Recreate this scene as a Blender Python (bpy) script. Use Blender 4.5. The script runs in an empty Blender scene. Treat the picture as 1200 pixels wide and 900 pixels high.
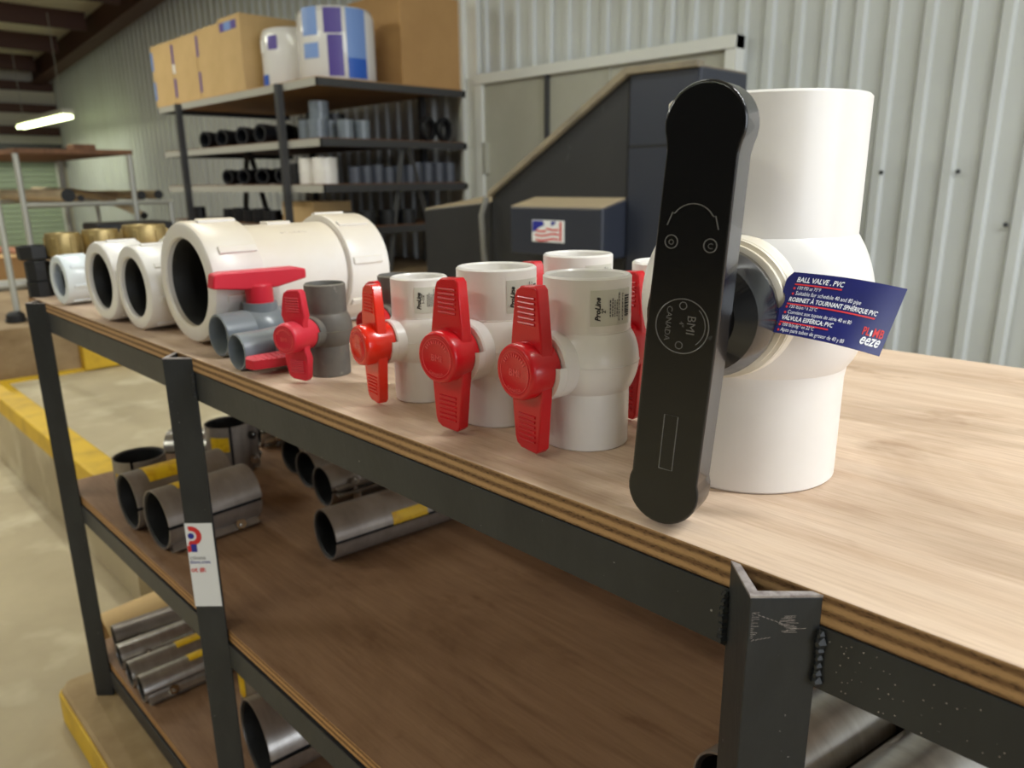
import bpy, bmesh, math, random
from mathutils import Matrix, Vector
random.seed(7)
PI = math.pi
scene = bpy.context.scene
C = scene.collection

# ------------------------------------------------------------------ camera, world, lights, exposure
# world frame: X along the bench, Y towards the corrugated wall, Z up, bench top at z = 0 (floor at -0.90)
cam_d = bpy.data.cameras.new('camera')
cam = bpy.data.objects.new('camera', cam_d); C.objects.link(cam)
cam_d.sensor_fit = 'HORIZONTAL'; cam_d.sensor_width = 36.0; cam_d.lens = 36.0 * 880 / 1200
cam_d.clip_start = 0.02; cam_d.clip_end = 100
RX, RY, RZ = (0.7033, 0.1777, -0.6883), (0.7108, -0.1920, 0.6767), (-0.0119, -0.9652, -0.2613)
cm = Matrix(((RX[0], -RX[1], -RX[2], 0.0), (RY[0], -RY[1], -RY[2], 0.0), (RZ[0], -RZ[1], -RZ[2], 0.2), (0, 0, 0, 1)))
cam.matrix_world = cm
cam_d.dof.use_dof = True; cam_d.dof.focus_distance = 0.49; cam_d.dof.aperture_fstop = 9.5
scene.camera = cam

scene.view_settings.view_transform = 'Standard'
scene.view_settings.look = 'None'
scene.view_settings.gamma = 1.0
scene.view_settings.use_curve_mapping = False
scene.view_settings.exposure = -0.22

world = bpy.data.worlds.new('world'); scene.world = world; world.use_nodes = True
bg = world.node_tree.nodes['Background']
bg.inputs[0].default_value = (0.80, 0.88, 1.0, 1); bg.inputs[1].default_value = 1.0

def area(name, loc, target, sx, sy, power, col):
    d = bpy.data.lights.new(name, 'AREA'); d.shape = 'RECTANGLE'; d.size = sx; d.size_y = sy
    d.energy = power; d.color = col
    o = bpy.data.objects.new(name, d); C.objects.link(o); o.location = loc
    o.rotation_euler = (Vector(target) - Vector(loc)).to_track_quat('-Z', 'Y').to_euler()
    return o
# daylight through the bay door in the right end wall
area('bay_door_daylight', (5.6, 0.8, 0.95), (0.0, 0.5, 0.3), 4.6, 2.6, 210, (0.89, 0.945, 1.0))

# ------------------------------------------------------------------ helpers
def s2l(c):
    return tuple(((x / 12.92) if x <= 0.04045 else ((x + 0.055) / 1.055) ** 2.4) for x in (v / 255.0 for v in c))

def mat(name, col, rough=0.5, metal=0.0, noise=None, bump=None, dust=None, spec=0.5, coat=0.0, emit=None, scratch=None):
    m = bpy.data.materials.new(name); m.use_nodes = True
    nt = m.node_tree; N = nt.nodes; Lk = nt.links
    b = N['Principled BSDF']
    c = s2l(col) + (1,)
    b.inputs['Base Color'].default_value = c
    b.inputs['Roughness'].default_value = rough; b.inputs['Metallic'].default_value = metal
    b.inputs['Specular IOR Level'].default_value = spec; b.inputs['Coat Weight'].default_value = coat
    if emit:
        b.inputs['Emission Color'].default_value = s2l(emit[0]) + (1,); b.inputs['Emission Strength'].default_value = emit[1]
    tc = N.new('ShaderNodeTexCoord')
    cur = None
    def mp(scale):
        x = N.new('ShaderNodeMapping'); x.inputs['Scale'].default_value = scale; Lk.new(tc.outputs['Object'], x.inputs[0]); return x.outputs[0]
    if noise:                                  # (scale xyz, colour 2, low, high)
        sc, c2, lo, hi = noise
        n = N.new('ShaderNodeTexNoise'); n.inputs['Scale'].default_value = 1.0; n.inputs['Detail'].default_value = 6
        n.inputs['Roughness'].default_value = 0.6
        Lk.new(mp(sc), n.inputs['Vector'])
        r = N.new('ShaderNodeValToRGB'); r.color_ramp.elements[0].position = lo; r.color_ramp.elements[1].position = hi
        r.color_ramp.elements[0].color = c; r.color_ramp.elements[1].color = s2l(c2) + (1,)
        Lk.new(n.outputs['Fac'], r.inputs[0]); cur = r.outputs[0]
    if scratch:                                # (scale, colour, threshold low, high) worn or sprayed specks
        sc, c2, lo, hi = scratch
        n = N.new('ShaderNodeTexNoise'); n.inputs['Scale'].default_value = 1.0; n.inputs['Detail'].default_value = 3
        Lk.new(mp(sc), n.inputs['Vector'])
        r = N.new('ShaderNodeMapRange'); r.inputs['From Min'].default_value = lo; r.inputs['From Max'].default_value = hi
        Lk.new(n.outputs['Fac'], r.inputs['Value'])
        mx = N.new('ShaderNodeMix'); mx.data_type = 'RGBA'
        Lk.new(r.outputs[0], mx.inputs['Factor'])
        if cur: Lk.new(cur, mx.inputs['A'])
        else: mx.inputs['A'].default_value = c
        mx.inputs['B'].default_value = s2l(c2) + (1,); cur = mx.outputs['Result']
    if dust:                                   # (colour, amount) dust lying on surfaces that face up
        g = N.new('ShaderNodeNewGeometry'); sp = N.new('ShaderNodeSeparateXYZ'); Lk.new(g.outputs['Normal'], sp.inputs[0])
        r = N.new('ShaderNodeMapRange'); r.inputs['From Min'].default_value = 0.25; r.inputs['From Max'].default_value = 0.95
        r.inputs['To Max'].default_value = dust[1]
        Lk.new(sp.outputs['Z'], r.inputs['Value'])
        mx = N.new('ShaderNodeMix'); mx.data_type = 'RGBA'
        Lk.new(r.outputs[0], mx.inputs['Factor'])
        if cur: Lk.new(cur, mx.inputs['A'])
        else: mx.inputs['A'].default_value = c
        mx.inputs['B'].default_value = s2l(dust[0]) + (1,); cur = mx.outputs['Result']
    if cur: Lk.new(cur, b.inputs['Base Color'])
    if bump:                                   # (scale xyz, strength)
        n = N.new('ShaderNodeTexNoise'); n.inputs['Scale'].default_value = 1.0; n.inputs['Detail'].default_value = 5
        Lk.new(mp(bump[0]), n.inputs['Vector'])
        bp = N.new('ShaderNodeBump'); bp.inputs['Strength'].default_value = bump[1]; bp.inputs['Distance'].default_value = 0.002
        Lk.new(n.outputs['Fac'], bp.inputs['Height']); Lk.new(bp.outputs[0], b.inputs['Normal'])
    return m

def plywood(name, light, mid, dark, edge_a, edge_b, thick):
    m = bpy.data.materials.new(name); m.use_nodes = True
    nt = m.node_tree; N = nt.nodes; Lk = nt.links; b = N['Principled BSDF']
    b.inputs['Roughness'].default_value = 0.6; b.inputs['Specular IOR Level'].default_value = 0.3
    tc = N.new('ShaderNodeTexCoord')
    def noise(scale, detail=6, dist=0.0, rough=0.6):
        mpn = N.new('ShaderNodeMapping'); mpn.inputs['Scale'].default_value = scale; Lk.new(tc.outputs['Object'], mpn.inputs[0])
        n = N.new('ShaderNodeTexNoise'); n.inputs['Scale'].default_value = 1.0; n.inputs['Detail'].default_value = detail
        n.inputs['Distortion'].default_value = dist; n.inputs['Roughness'].default_value = rough
        Lk.new(mpn.outputs[0], n.inputs['Vector']); return n.outputs['Fac']
    def ramp(fac, stops):
        r = N.new('ShaderNodeValToRGB'); e = r.color_ramp.elements
        while len(e) < len(stops): e.new(0.5)
        for k, (p, c) in enumerate(stops): e[k].position = p; e[k].color = s2l(c) + (1,)
        Lk.new(fac, r.inputs[0]); return r.outputs[0]
    def mix(f, a, bb, mode='MIX'):
        x = N.new('ShaderNodeMix'); x.data_type = 'RGBA'; x.blend_type = mode
        if isinstance(f, float): x.inputs['Factor'].default_value = f
        else: Lk.new(f, x.inputs['Factor'])
        Lk.new(a, x.inputs['A']); Lk.new(bb, x.inputs['B']); return x.outputs['Result']
    grain = noise((4, 60, 5), 6, 0.5)
    face = ramp(grain, [(0.30, dark), (0.48, mid), (0.68, light)])
    stain = ramp(noise((2.6, 5.5, 3), 5, 0.8), [(0.30, (176, 160, 142)), (0.52, (255, 255, 255))])
    fine = ramp(noise((22, 420, 20), 5, 0.2), [(0.30, (205, 192, 180)), (0.55, (255, 255, 255))])
    face = mix(0.32, face, fine, 'MULTIPLY')
    face = mix(0.65, face, stain, 'MULTIPLY')
    blot = ramp(noise((9, 14, 3), 4, 0.3), [(0.60, (255, 255, 255)), (0.74, (205, 190, 175))])
    face = mix(0.8, face, blot, 'MULTIPLY')
    # plies on the cut edges: bands along z
    sp = N.new('ShaderNodeSeparateXYZ'); Lk.new(tc.outputs['Object'], sp.inputs[0])
    wob = N.new('ShaderNodeMath'); wob.operation = 'MULTIPLY_ADD'; wob.inputs[1].default_value = 0.0022; Lk.new(noise((14, 14, 60), 3), wob.inputs[0]); Lk.new(sp.outputs['Z'], wob.inputs[2])
    md = N.new('ShaderNodeMath'); md.operation = 'MULTIPLY'; md.inputs[1].default_value = 2 * PI * 2.4 / thick; Lk.new(wob.outputs[0], md.inputs[0])
    sn = N.new('ShaderNodeMath'); sn.operation = 'SINE'; Lk.new(md.outputs[0], sn.inputs[0])
    ab = N.new('ShaderNodeMath'); ab.operation = 'MULTIPLY_ADD'; ab.inputs[1].default_value = 0.42; ab.inputs[2].default_value = 0.5; Lk.new(sn.outputs[0], ab.inputs[0])
    edge = ramp(ab.outputs[0], [(0.15, edge_b), (0.8, edge_a)])
    pit_f = noise((230, 230, 900), 4)
    pit = ramp(pit_f, [(0.36, (95, 78, 62)), (0.50, (255, 255, 255))])
    edge = mix(ab.outputs[0], mix(0.85, edge, pit, 'MULTIPLY'), edge)
    g = N.new('ShaderNodeNewGeometry'); s2 = N.new('ShaderNodeSeparateXYZ'); Lk.new(g.outputs['True Normal'], s2.inputs[0])
    az = N.new('ShaderNodeMath'); az.operation = 'ABSOLUTE'; Lk.new(s2.outputs['Z'], az.inputs[0])
    gt = N.new('ShaderNodeMath'); gt.operation = 'GREATER_THAN'; gt.inputs[1].default_value = 0.6; Lk.new(az.outputs[0], gt.inputs[0])
    Lk.new(mix(gt.outputs[0], edge, face), b.inputs['Base Color'])
    bp = N.new('ShaderNodeBump'); bp.inputs['Strength'].default_value = 0.35; bp.inputs['Distance'].default_value = 0.0015
    Lk.new(pit_f, bp.inputs['Height']); 
    bp2 = N.new('ShaderNodeBump'); bp2.inputs['Strength'].default_value = 0.12; bp2.inputs['Distance'].default_value = 0.001
    Lk.new(grain, bp2.inputs['Height'])
    nm = N.new('ShaderNodeMix'); nm.data_type = 'VECTOR'; Lk.new(gt.outputs[0], nm.inputs['Factor'])
    Lk.new(bp.outputs[0], nm.inputs[4]); Lk.new(bp2.outputs[0], nm.inputs[5]); Lk.new(nm.outputs[1], b.inputs['Normal'])
    return m

def rot(ax, a): return Matrix.Rotation(a, 4, ax)
def tr(x, y, z): return Matrix.Translation((x, y, z))

class MB:
    def __init__(s): s.v = []; s.f = []
    def add(s, vs, fs, M=None):
        o = len(s.v)
        s.v += [tuple(M @ Vector(p)) if M else tuple(p) for p in vs]
        s.f += [tuple(i + o for i in f) for f in fs]; return s
    def box(s, x0, x1, y0, y1, z0, z1, M=None):
        vs = [(x, y, z) for z in (z0, z1) for y in (y0, y1) for x in (x0, x1)]
        return s.add(vs, [(0, 2, 3, 1), (4, 5, 7, 6), (0, 1, 5, 4), (2, 6, 7, 3), (0, 4, 6, 2), (1, 3, 7, 5)], M)
    def lathe(s, prof, seg=32, M=None, a0=0.0, a1=2 * PI):
        full = abs(a1 - a0 - 2 * PI) < 1e-6
        n = seg if full else seg + 1
        vs = []; fs = []
        for r, z in prof:
            for k in range(n):
                a = a0 + (a1 - a0) * k / seg
                vs.append((r * math.cos(a), r * math.sin(a), z))
        for i in range(len(prof) - 1):
            for k in range(seg):
                k2 = (k + 1) % n
                q = (i * n + k, i * n + k2, (i + 1) * n + k2, (i + 1) * n + k)
                fs.append(q)
        return s.add(vs, fs, M)
    def cyl(s, r, z0, z1, seg=24, M=None, bev=0.0):
        b = bev
        return s.lathe([(0, z0), (r - b, z0), (r, z0 + b), (r, z1 - b), (r - b, z1), (0, z1)] if b else [(0, z0), (r, z0), (r, z1), (0, z1)], seg, M)
    def pipe(s, r, t, z0, z1, seg=32, M=None, b=0.001):
        return s.lathe([(r - t, z0), (r - b, z0), (r, z0 + b), (r, z1 - b), (r - b, z1), (r - t, z1), (r - t, z0)], seg, M)
    def tube(s, pts, r, seg=8, M=None, cap=True):
        pts = [Vector(p) for p in pts]; rings = []; up = None
        for i, p in enumerate(pts):
            t = (pts[min(i + 1, len(pts) - 1)] - pts[max(i - 1, 0)]).normalized()
            if up is None: up = Vector((0, 0, 1)) if abs(t.z) < 0.9 else Vector((1, 0, 0))
            a = t.cross(up).normalized(); up = a.cross(t).normalized()
            rr = r[i] if isinstance(r, (list, tuple)) else r
            rings.append([p + (a * math.cos(2 * PI * k / seg) + up * math.sin(2 * PI * k / seg)) * rr for k in range(seg)])
        vs = [q for g in rings for q in g]; fs = []
        for i in range(len(pts) - 1):
            for k in range(seg):
                fs.append((i * seg + k, i * seg + (k + 1) % seg, (i + 1) * seg + (k + 1) % seg, (i + 1) * seg + k))
        if cap: fs += [tuple(range(seg))[::-1], tuple((len(pts) - 1) * seg + k for k in range(seg))]
        return s.add(vs, fs, M)
    def prism(s, poly, z0, z1, M=None):
        n = len(poly)
        vs = [(x, y, z0) for x, y in poly] + [(x, y, z1) for x, y in poly]
        fs = [tuple(range(n))[::-1], tuple(range(n, 2 * n))] + [(k, (k + 1) % n, n + (k + 1) % n, n + k) for k in range(n)]
        return s.add(vs, fs, M)
    def patch(s, r, a0, a1, z0, z1, t=0.0004, seg=12, M=None):      # thin curved sheet on a cylinder
        return s.lathe([(r, z0), (r + t, z0), (r + t, z1), (r, z1)], seg, M, a0, a1)
    def mesh(s, name, m, smooth=35, bevel=0.0, bseg=2):
        me = bpy.data.meshes.new(name); me.from_pydata(s.v, [], s.f); me.materials.append(m)
        bm = bmesh.new(); bm.from_mesh(me)
        bmesh.ops.remove_doubles(bm, verts=bm.verts, dist=1e-6)
        bad = [f for f in bm.faces if f.calc_area() < 1e-14]
        if bad: bmesh.ops.delete(bm, geom=bad, context='FACES_ONLY')
        bmesh.ops.recalc_face_normals(bm, faces=bm.faces)
        if bevel:
            es = [e for e in bm.edges if len(e.link_faces) == 2 and e.calc_face_angle(0) > 0.6]
            bmesh.ops.bevel(bm, geom=es, offset=bevel, segments=bseg, affect='EDGES', profile=0.5, clamp_overlap=True)
        bm.to_mesh(me); bm.free()
        if smooth:
            for p in me.polygons: p.use_smooth = True
            me.set_sharp_from_angle(angle=math.radians(smooth))
        return me
    def build(s, name, m, parent=None, smooth=35, bevel=0.0, bseg=2, M=None):
        o = bpy.data.objects.new(name, s.mesh(name, m, smooth, bevel, bseg)); C.objects.link(o)
        if parent: o.parent = parent
        if M is not None: o.matrix_local = M
        return o

def tag(o, label=None, cat=None, group=None, kind=None):
    if label: o['label'] = label
    if cat: o['category'] = cat
    if group: o['group'] = group
    if kind: o['kind'] = kind
    return o
def thing(name, label, cat, loc=(0, 0, 0), rz=0.0, group=None, kind=None):
    o = bpy.data.objects.new(name, None); C.objects.link(o); o.empty_display_size = 0.05
    o.location = loc; o.rotation_euler = (0, 0, rz)
    return tag(o, label, cat, group, kind)
def dup(o, parent=None):
    c = o.copy(); C.objects.link(c); c.parent = parent
    for ch in list(o.children): dup(ch, c)
    return c

_tcache = {}
def text2d(s, size=1.0, weight=0.0, shear=0.0, align='LEFT', res=2):
    k = (s, size, weight, shear, align, res)
    if k in _tcache: return _tcache[k]
    cu = bpy.data.curves.new('t', 'FONT'); cu.body = s; cu.size = size; cu.offset = weight; cu.shear = shear
    cu.align_x = align; cu.resolution_u = res
    o = bpy.data.objects.new('t', cu); C.objects.link(o)
    bpy.context.view_layer.update()
    me = bpy.data.meshes.new_from_object(o.evaluated_get(bpy.context.evaluated_depsgraph_get()))
    r = ([tuple(v.co[:2]) for v in me.vertices], [tuple(p.vertices) for p in me.polygons])
    bpy.data.objects.remove(o); bpy.data.curves.remove(cu); bpy.data.meshes.remove(me)
    _tcache[k] = r; return r
def lettering(mb, s, f, size, **kw):           # f maps text (x, y) to a 3D point
    v, p = text2d(s, size, **kw)
    mb.add([f(x, y) for x, y in v], p)
def twidth(s, size, **kw):
    v, p = text2d(s, size, **kw); return max(x for x, y in v)

# ------------------------------------------------------------------ materials
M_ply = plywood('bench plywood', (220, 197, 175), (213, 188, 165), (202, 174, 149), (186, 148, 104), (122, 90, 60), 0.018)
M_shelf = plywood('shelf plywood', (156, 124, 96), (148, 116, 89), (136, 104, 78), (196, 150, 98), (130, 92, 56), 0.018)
M_steel = mat('black painted steel', (34, 37, 41), 0.45, noise=((30, 30, 12), (44, 47, 50), 0.4, 0.7), bump=((160, 160, 90), 0.12), scratch=((260, 260, 260), (150, 150, 150), 0.735, 0.765))
M_bare = mat('bare cut steel', (190, 184, 184), 0.45, 0.6, noise=((200, 200, 200), (140, 130, 130), 0.4, 0.7))
M_pvc = mat('white pvc', (236, 233, 230), 0.28, noise=((8, 8, 8), (229, 224, 218), 0.35, 0.7), bump=((30, 30, 30), 0.03))
M_pvc_dusty = mat('dusty white pvc', (232, 229, 226), 0.33, noise=((9, 9, 9), (224, 217, 208), 0.35, 0.7), dust=((214, 198, 172), 0.75), bump=((40, 40, 40), 0.04))
M_pvc_blue = mat('bluish white pvc', (226, 234, 240), 0.3)
M_gasket = mat('black rubber', (22, 22, 24), 0.6)
M_grey = mat('grey pvc', (112, 120, 130), 0.28, noise=((20, 20, 20), (122, 130, 138), 0.35, 0.7), dust=((160, 162, 160), 0.35))
M_greydust = mat('dusty grey pvc', (88, 88, 86), 0.55, noise=((22, 22, 22), (108, 104, 98), 0.35, 0.65), dust=((140, 130, 116), 0.7), scratch=((60, 60, 60), (150, 146, 138), 0.68, 0.80))
M_red = mat('red plastic', (205, 14, 28), 0.30, coat=0.2)
M_redglint = mat('raised red plastic highlight', (238, 96, 98), 0.25)  # lighter red: highlights on the raised edges put into the colour
M_orange = mat('orange red plastic', (226, 36, 12), 0.22, coat=0.4)
M_pink = mat('faded red plastic', (206, 28, 52), 0.42, dust=((222, 90, 104), 0.4))
M_black = mat('black glossy plastic', (9, 10, 14), 0.22, coat=0.25, bump=((14, 14, 14), 0.05), scratch=((90, 90, 90), (70, 70, 72), 0.74, 0.80))
M_blackmatt = mat('black fitting plastic', (24, 25, 30), 0.45, dust=((60, 60, 62), 0.4))
M_cream = mat('aged cream pvc', (226, 216, 196), 0.3, noise=((30, 30, 30), (236, 230, 218), 0.4, 0.6))
M_sticker = mat('label paper', (234, 235, 236), 0.6)
M_vlabel = mat('valve label paper', (208, 207, 196), 0.5)
M_greydark = mat('dark grey pvc', (76, 80, 92), 0.35)
M_ink = mat('black ink', (18, 18, 20), 0.6)
M_greyink = mat('grey ink', (96, 96, 98), 0.6)
M_navy = mat('navy card', (20, 26, 92), 0.3, noise=((25, 25, 25), (24, 30, 108), 0.35, 0.7))
M_whiteink = mat('white ink', (238, 240, 246), 0.45)
M_redink = mat('red ink', (214, 44, 46), 0.45)
M_blueink = mat('blue ink', (36, 44, 150), 0.45)
M_brass = mat('brass', (186, 164, 112), 0.38, 0.65, noise=((40, 40, 40), (150, 128, 82), 0.35, 0.75))
M_stain = mat('stainless steel', (205, 202, 198), 0.3, 0.85, noise=((12, 60, 12), (178, 173, 168), 0.35, 0.7))
M_clamp = mat('dull stainless clamp', (150, 141, 133), 0.38, 0.4, noise=((14, 30, 14), (128, 118, 110), 0.35, 0.7))
M_yellowlab = mat('yellow label', (226, 184, 20), 0.5, noise=((60, 60, 60), (206, 158, 16), 0.45, 0.6))
M_chrome = mat('bright bolt', (205, 203, 200), 0.2, 1.0)
M_conc = mat('concrete floor', (186, 172, 142), 0.75, noise=((1.6, 1.6, 1.6), (166, 152, 124), 0.35, 0.65), bump=((30, 30, 30), 0.12), scratch=((5, 5, 5), (206, 196, 168), 0.52, 0.75))
M_concf = mat('dirty concrete face', (158, 136, 104), 0.8, noise=((5, 5, 8), (126, 102, 72), 0.35, 0.65), bump=((25, 25, 25), 0.25))
M_yellow = mat('yellow floor paint', (216, 176, 34), 0.55, noise=((9, 9, 9), (184, 146, 34), 0.45, 0.7), bump=((40, 40, 40), 0.1))
M_wall = mat('white corrugated metal', (202, 206, 208), 0.42, noise=((1.5, 1.5, 0.8), (188, 191, 190), 0.35, 0.7))
M_frontwall = mat('darkened unseen cladding', (96, 92, 86), 0.7)  # unseen wall made dark to keep the black handle's reflection dark
M_trim = mat('white metal trim', (222, 223, 220), 0.4)
M_door = mat('grey painted door', (176, 175, 164), 0.5, noise=((2, 2, 2), (164, 162, 150), 0.35, 0.7))
M_green = mat('pale green door', (176, 192, 170), 0.5)
M_brown = mat('brown red steel', (74, 44, 34), 0.6)
M_insul = mat('white roof insulation', (208, 202, 186), 0.7, bump=((3, 3, 3), 0.3))
M_rack = mat('grey rack steel', (172, 170, 162), 0.5)
M_rackdark = mat('dark rack steel', (58, 58, 60), 0.5)
M_card = mat('cardboard', (204, 172, 122), 0.75, noise=((4, 4, 4), (192, 160, 110), 0.35, 0.7))
M_carddark = mat('brown cardboard', (184, 144, 94), 0.75, noise=((3, 3, 3), (172, 132, 84), 0.35, 0.7))
M_tape = mat('packing tape', (222, 204, 160), 0.2)
M_purple = mat('purple print', (84, 66, 150), 0.4)
M_lblue = mat('light blue print', (120, 152, 214), 0.4)
M_blue = mat('blue print', (40, 92, 190), 0.4)
M_film = mat('clear wrap film over white rolls', (226, 224, 224), 0.16, bump=((14, 14, 14), 0.5))
M_mach = mat('black machine paint', (35, 36, 39), 0.5, noise=((3, 3, 3), (43, 43, 45), 0.35, 0.7), dust=((184, 166, 136), 0.95), scratch=((24, 24, 10), (92, 92, 92), 0.72, 0.80))
M_mach2 = mat('blue black machine paint', (44, 48, 60), 0.4, dust=((184, 166, 136), 0.95))
M_dusty = mat('dusty steel edge', (150, 138, 116), 0.7, noise=((8, 8, 8), (120, 112, 98), 0.35, 0.7))
M_cable = mat('grey cable', (120, 118, 112), 0.5)
M_tan = mat('tan pvc pipe', (190, 174, 146), 0.4, noise=((6, 6, 6), (172, 154, 124), 0.35, 0.7))
M_post = mat('light grey tube', (176, 176, 168), 0.4, 0.3)
M_deck = mat('dark wood deck', (122, 84, 56), 0.7, noise=((3, 20, 3), (96, 64, 42), 0.35, 0.7))
M_copper = mat('copper pink pipe', (222, 160, 130), 0.35, 0.3)
M_tube = mat('fluorescent tube', (255, 255, 225), 0.4, emit=((240, 255, 190), 9.0))
M_housing = mat('lamp housing', (225, 226, 218), 0.4)
M_wooddark = mat('rough painted concrete block', (176, 152, 112), 0.8, noise=((9, 9, 9), (150, 124, 86), 0.35, 0.7), bump=((30, 30, 30), 0.4))

# ------------------------------------------------------------------ the building
FZ = -0.90
def struct(name, mb, m, **kw):
    return tag(mb.build(name, m, **kw), kind='structure')
def roofz(x): return 2.015 + 0.0812 * (x + 13.5)
WY, LX, RXW, FY = 3.7, -13.8, 6.0, -9.0
struct('floor', MB().box(LX, RXW, FY, WY, FZ - 0.1, FZ), M_conc, smooth=0)

# back wall: corrugated sheets hung side by side, six ribs each
wall = thing('wall_back', None, None, (0, WY, FZ), kind='structure')
PITCH = 0.145; NR = 6
def sheet_profile():
    p = []
    for i in range(NR):
        x = i * PITCH
        p += [(x, 0.0), (x + 0.086, 0.0), (x + 0.098, -0.022), (x + 0.133, -0.022)]
    p.append((NR * PITCH, 0.0)); p.append((NR * PITCH + 0.012, -0.003))
    return p
sp = sheet_profile()
def sheet_mesh(h0, h1):
    mb = MB(); n = len(sp)
    vs = [(x, y, 0) for x, y in sp] + [(x, y, h0 + (h1 - h0) * x / (NR * PITCH)) for x, y in sp]
    mb.add(vs, [(k, k + 1, n + k + 1, n + k) for k in range(n - 1)]); return mb
x = LX
while x < RXW:
    mb = sheet_mesh(roofz(x) - FZ, roofz(x + NR * PITCH) - FZ)
    mb.build('panel', M_wall, wall, smooth=0, M=tr(x, 0, 0)); x += NR * PITCH
mb = MB().box(LX, RXW, WY + 0.005, WY + 0.1, FZ, roofz(RXW)); backing = mb.build('backing', M_wall, wall, smooth=0, M=tr(0, -WY, -FZ))
for k in range(13):                             # screws
    pass
for px_, pz_ in ((-1.336, 0.216), (-1.023, 0.215), (-0.818, 0.0), (-2.195, 0.886), (-2.744, 0.882)):
    MB().lathe([(0.010, 0), (0.010, -0.006), (0.005, -0.010), (0, -0.010)], 10, rot('X', -PI / 2)).build('screw', M_steel, wall, M=tr(px_, -0.02, pz_ - FZ))

# left end wall with girts, roll-up door
wl = thing('wall_left', None, None, (LX, 0, FZ), kind='structure')
MB().box(-0.15, 0, FY, WY, 0, roofz(LX) - FZ + 0.05).build('cladding', M_insul, wl, smooth=0)
for z in (0.70, 1.02, 1.34, 1.66, 1.94):
    MB().box(0, 0.16, FY, WY - 0.05, z - 0.06 - FZ, z + 0.06 - FZ).build('girt', M_brown, wl, smooth=0)
d = thing('door_1', 'pale green roll-up door in the far end wall', None, (LX + 0.03, 0, FZ), kind='structure')
for k in range(19):
    MB().prism([(0, 0), (0.03, 0.004), (0.035, 0.036), (0.03, 0.072), (0, 0.076)], 1.2, 3.52, Matrix(((1, 0, 0, 0), (0, 0, 1, 0), (0, 1, 0, k * 0.0775), (0, 0, 0, 1)))).build('slat', M_green, d, smooth=0)
MB().box(0, 0.08, 3.52, 3.62, 0, 1.5).build('guide_rail', M_trim, d, smooth=0)
MB().box(-0.02, 0.30, 1.15, 3.6, 1.46, 1.72).build('drum_housing', M_rackdark, d, smooth=0)

# right end wall with an open bay door; closed front wall behind the photographer
wr = thing('wall_right', None, None, (RXW, 0, FZ), kind='structure')
MB().box(0, 0.15, FY, -1.7, 0, 4.6).build('cladding', M_wall, wr, smooth=0)
MB().box(0, 0.15, 3.3, WY, 0, 4.6).build('cladding', M_wall, wr, smooth=0)
MB().box(0, 0.15, -1.7, 3.3, 3.3, 4.6).build('lintel', M_wall, wr, smooth=0)
wf = thing('wall_front', None, None, (0, FY, FZ), kind='structure')
MB().box(LX, RXW, -0.15, 0, 0, 4.6).build('cladding', M_frontwall, wf, smooth=0)

# roof: insulation, purlins running to the gable wall, brown rafter along the wall
ce = thing('ceiling', None, None, (0, 0, 0), kind='structure')
mb = MB(); t = 0.1
mb.add([(LX, FY, roofz(LX)), (RXW, FY, roofz(RXW)), (RXW, WY + .1, roofz(RXW)), (LX, WY + .1, roofz(LX)),
        (LX, FY, roofz(LX) + t), (RXW, FY, roofz(RXW) + t), (RXW, WY + .1, roofz(RXW) + t), (LX, WY + .1, roofz(LX) + t)],
       [(0, 1, 2, 3), (4, 7, 6, 5), (0, 4, 5, 1), (1, 5, 6, 2), (2, 6, 7, 3), (3, 7, 4, 0)])
mb.build('insulation', M_insul, ce, smooth=0)
x = LX + 0.5
while x < RXW:
    MB().box(x - 0.03, x + 0.05, FY, WY - 0.35, roofz(x) - 0.20, roofz(x) + 0.003).build('purlin', M_brown, ce, smooth=0); x += 1.25
def beam(name, y0, y1, d0, d1, m):
    a, b = LX, RXW
    mb = MB()
    mb.add([(a, y0, roofz(a) - d0), (b, y0, roofz(b) - d0), (b, y1, roofz(b) - d0), (a, y1, roofz(a) - d0),
            (a, y0, roofz(a) - d1), (b, y0, roofz(b) - d1), (b, y1, roofz(b) - d1), (a, y1, roofz(a) - d1)],
           [(0, 1, 2, 3), (4, 7, 6, 5), (0, 4, 5, 1), (1, 5, 6, 2), (2, 6, 7, 3), (3, 7, 4, 0)])
    mb.build(name, m, ce, smooth=0)
beam('rafter_web', 3.43, 3.45, 0.0, 0.30, M_brown)
beam('rafter_flange', 3.34, 3.54, 0.30, 0.32, M_brown)
beam('eave_trim', 3.62, 3.70, 0.0, 0.14, M_trim)

# wall trims and the grey framed wall door
tm = thing('trim_1', None, None, (0, WY, FZ), kind='structure')
MB().box(-4.20, -4.00, -0.06, 0.0, 0, 3.5).build('cover_strip', M_trim, tm, smooth=0)
MB().box(-4.13, -4.10, -0.10, -0.06, 0, 3.5).build('cover_rib', M_trim, tm, smooth=0)
d2 = thing('door_2', 'grey framed metal door set in the corrugated wall behind the black machine', None, (0, WY, FZ), kind='structure')
MB().box(-3.93, -2.11, -0.075, -0.02, 0, 1.72).build('leaf', M_door, d2, smooth=0)
for xx in (-3.95, -2.09): MB().box(xx - 0.03, xx + 0.03, -0.10, -0.02, 0, 1.78).build('frame', M_trim, d2, smooth=0)
MB().box(-3.98, -2.06, -0.11, -0.02, 1.72, 1.78).build('frame', M_trim, d2, smooth=0)
MB().box(-3.35, -3.325, -0.10, -0.075, 0, 1.72).build('seam', M_rackdark, d2, smooth=0)
MB().box(-2.87, -2.855, -0.085, -0.075, 0, 1.72).build('seam', M_door, d2, smooth=0)
MB().box(-3.90, -3.88, -0.11, -0.075, 1.15, 1.35).build('hinge', M_door, d2, smooth=0)
MB().box(-3.12, -3.02, -0.078, -0.074, 1.26, 1.40).build('notice', M_sticker, d2, smooth=0)

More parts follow.
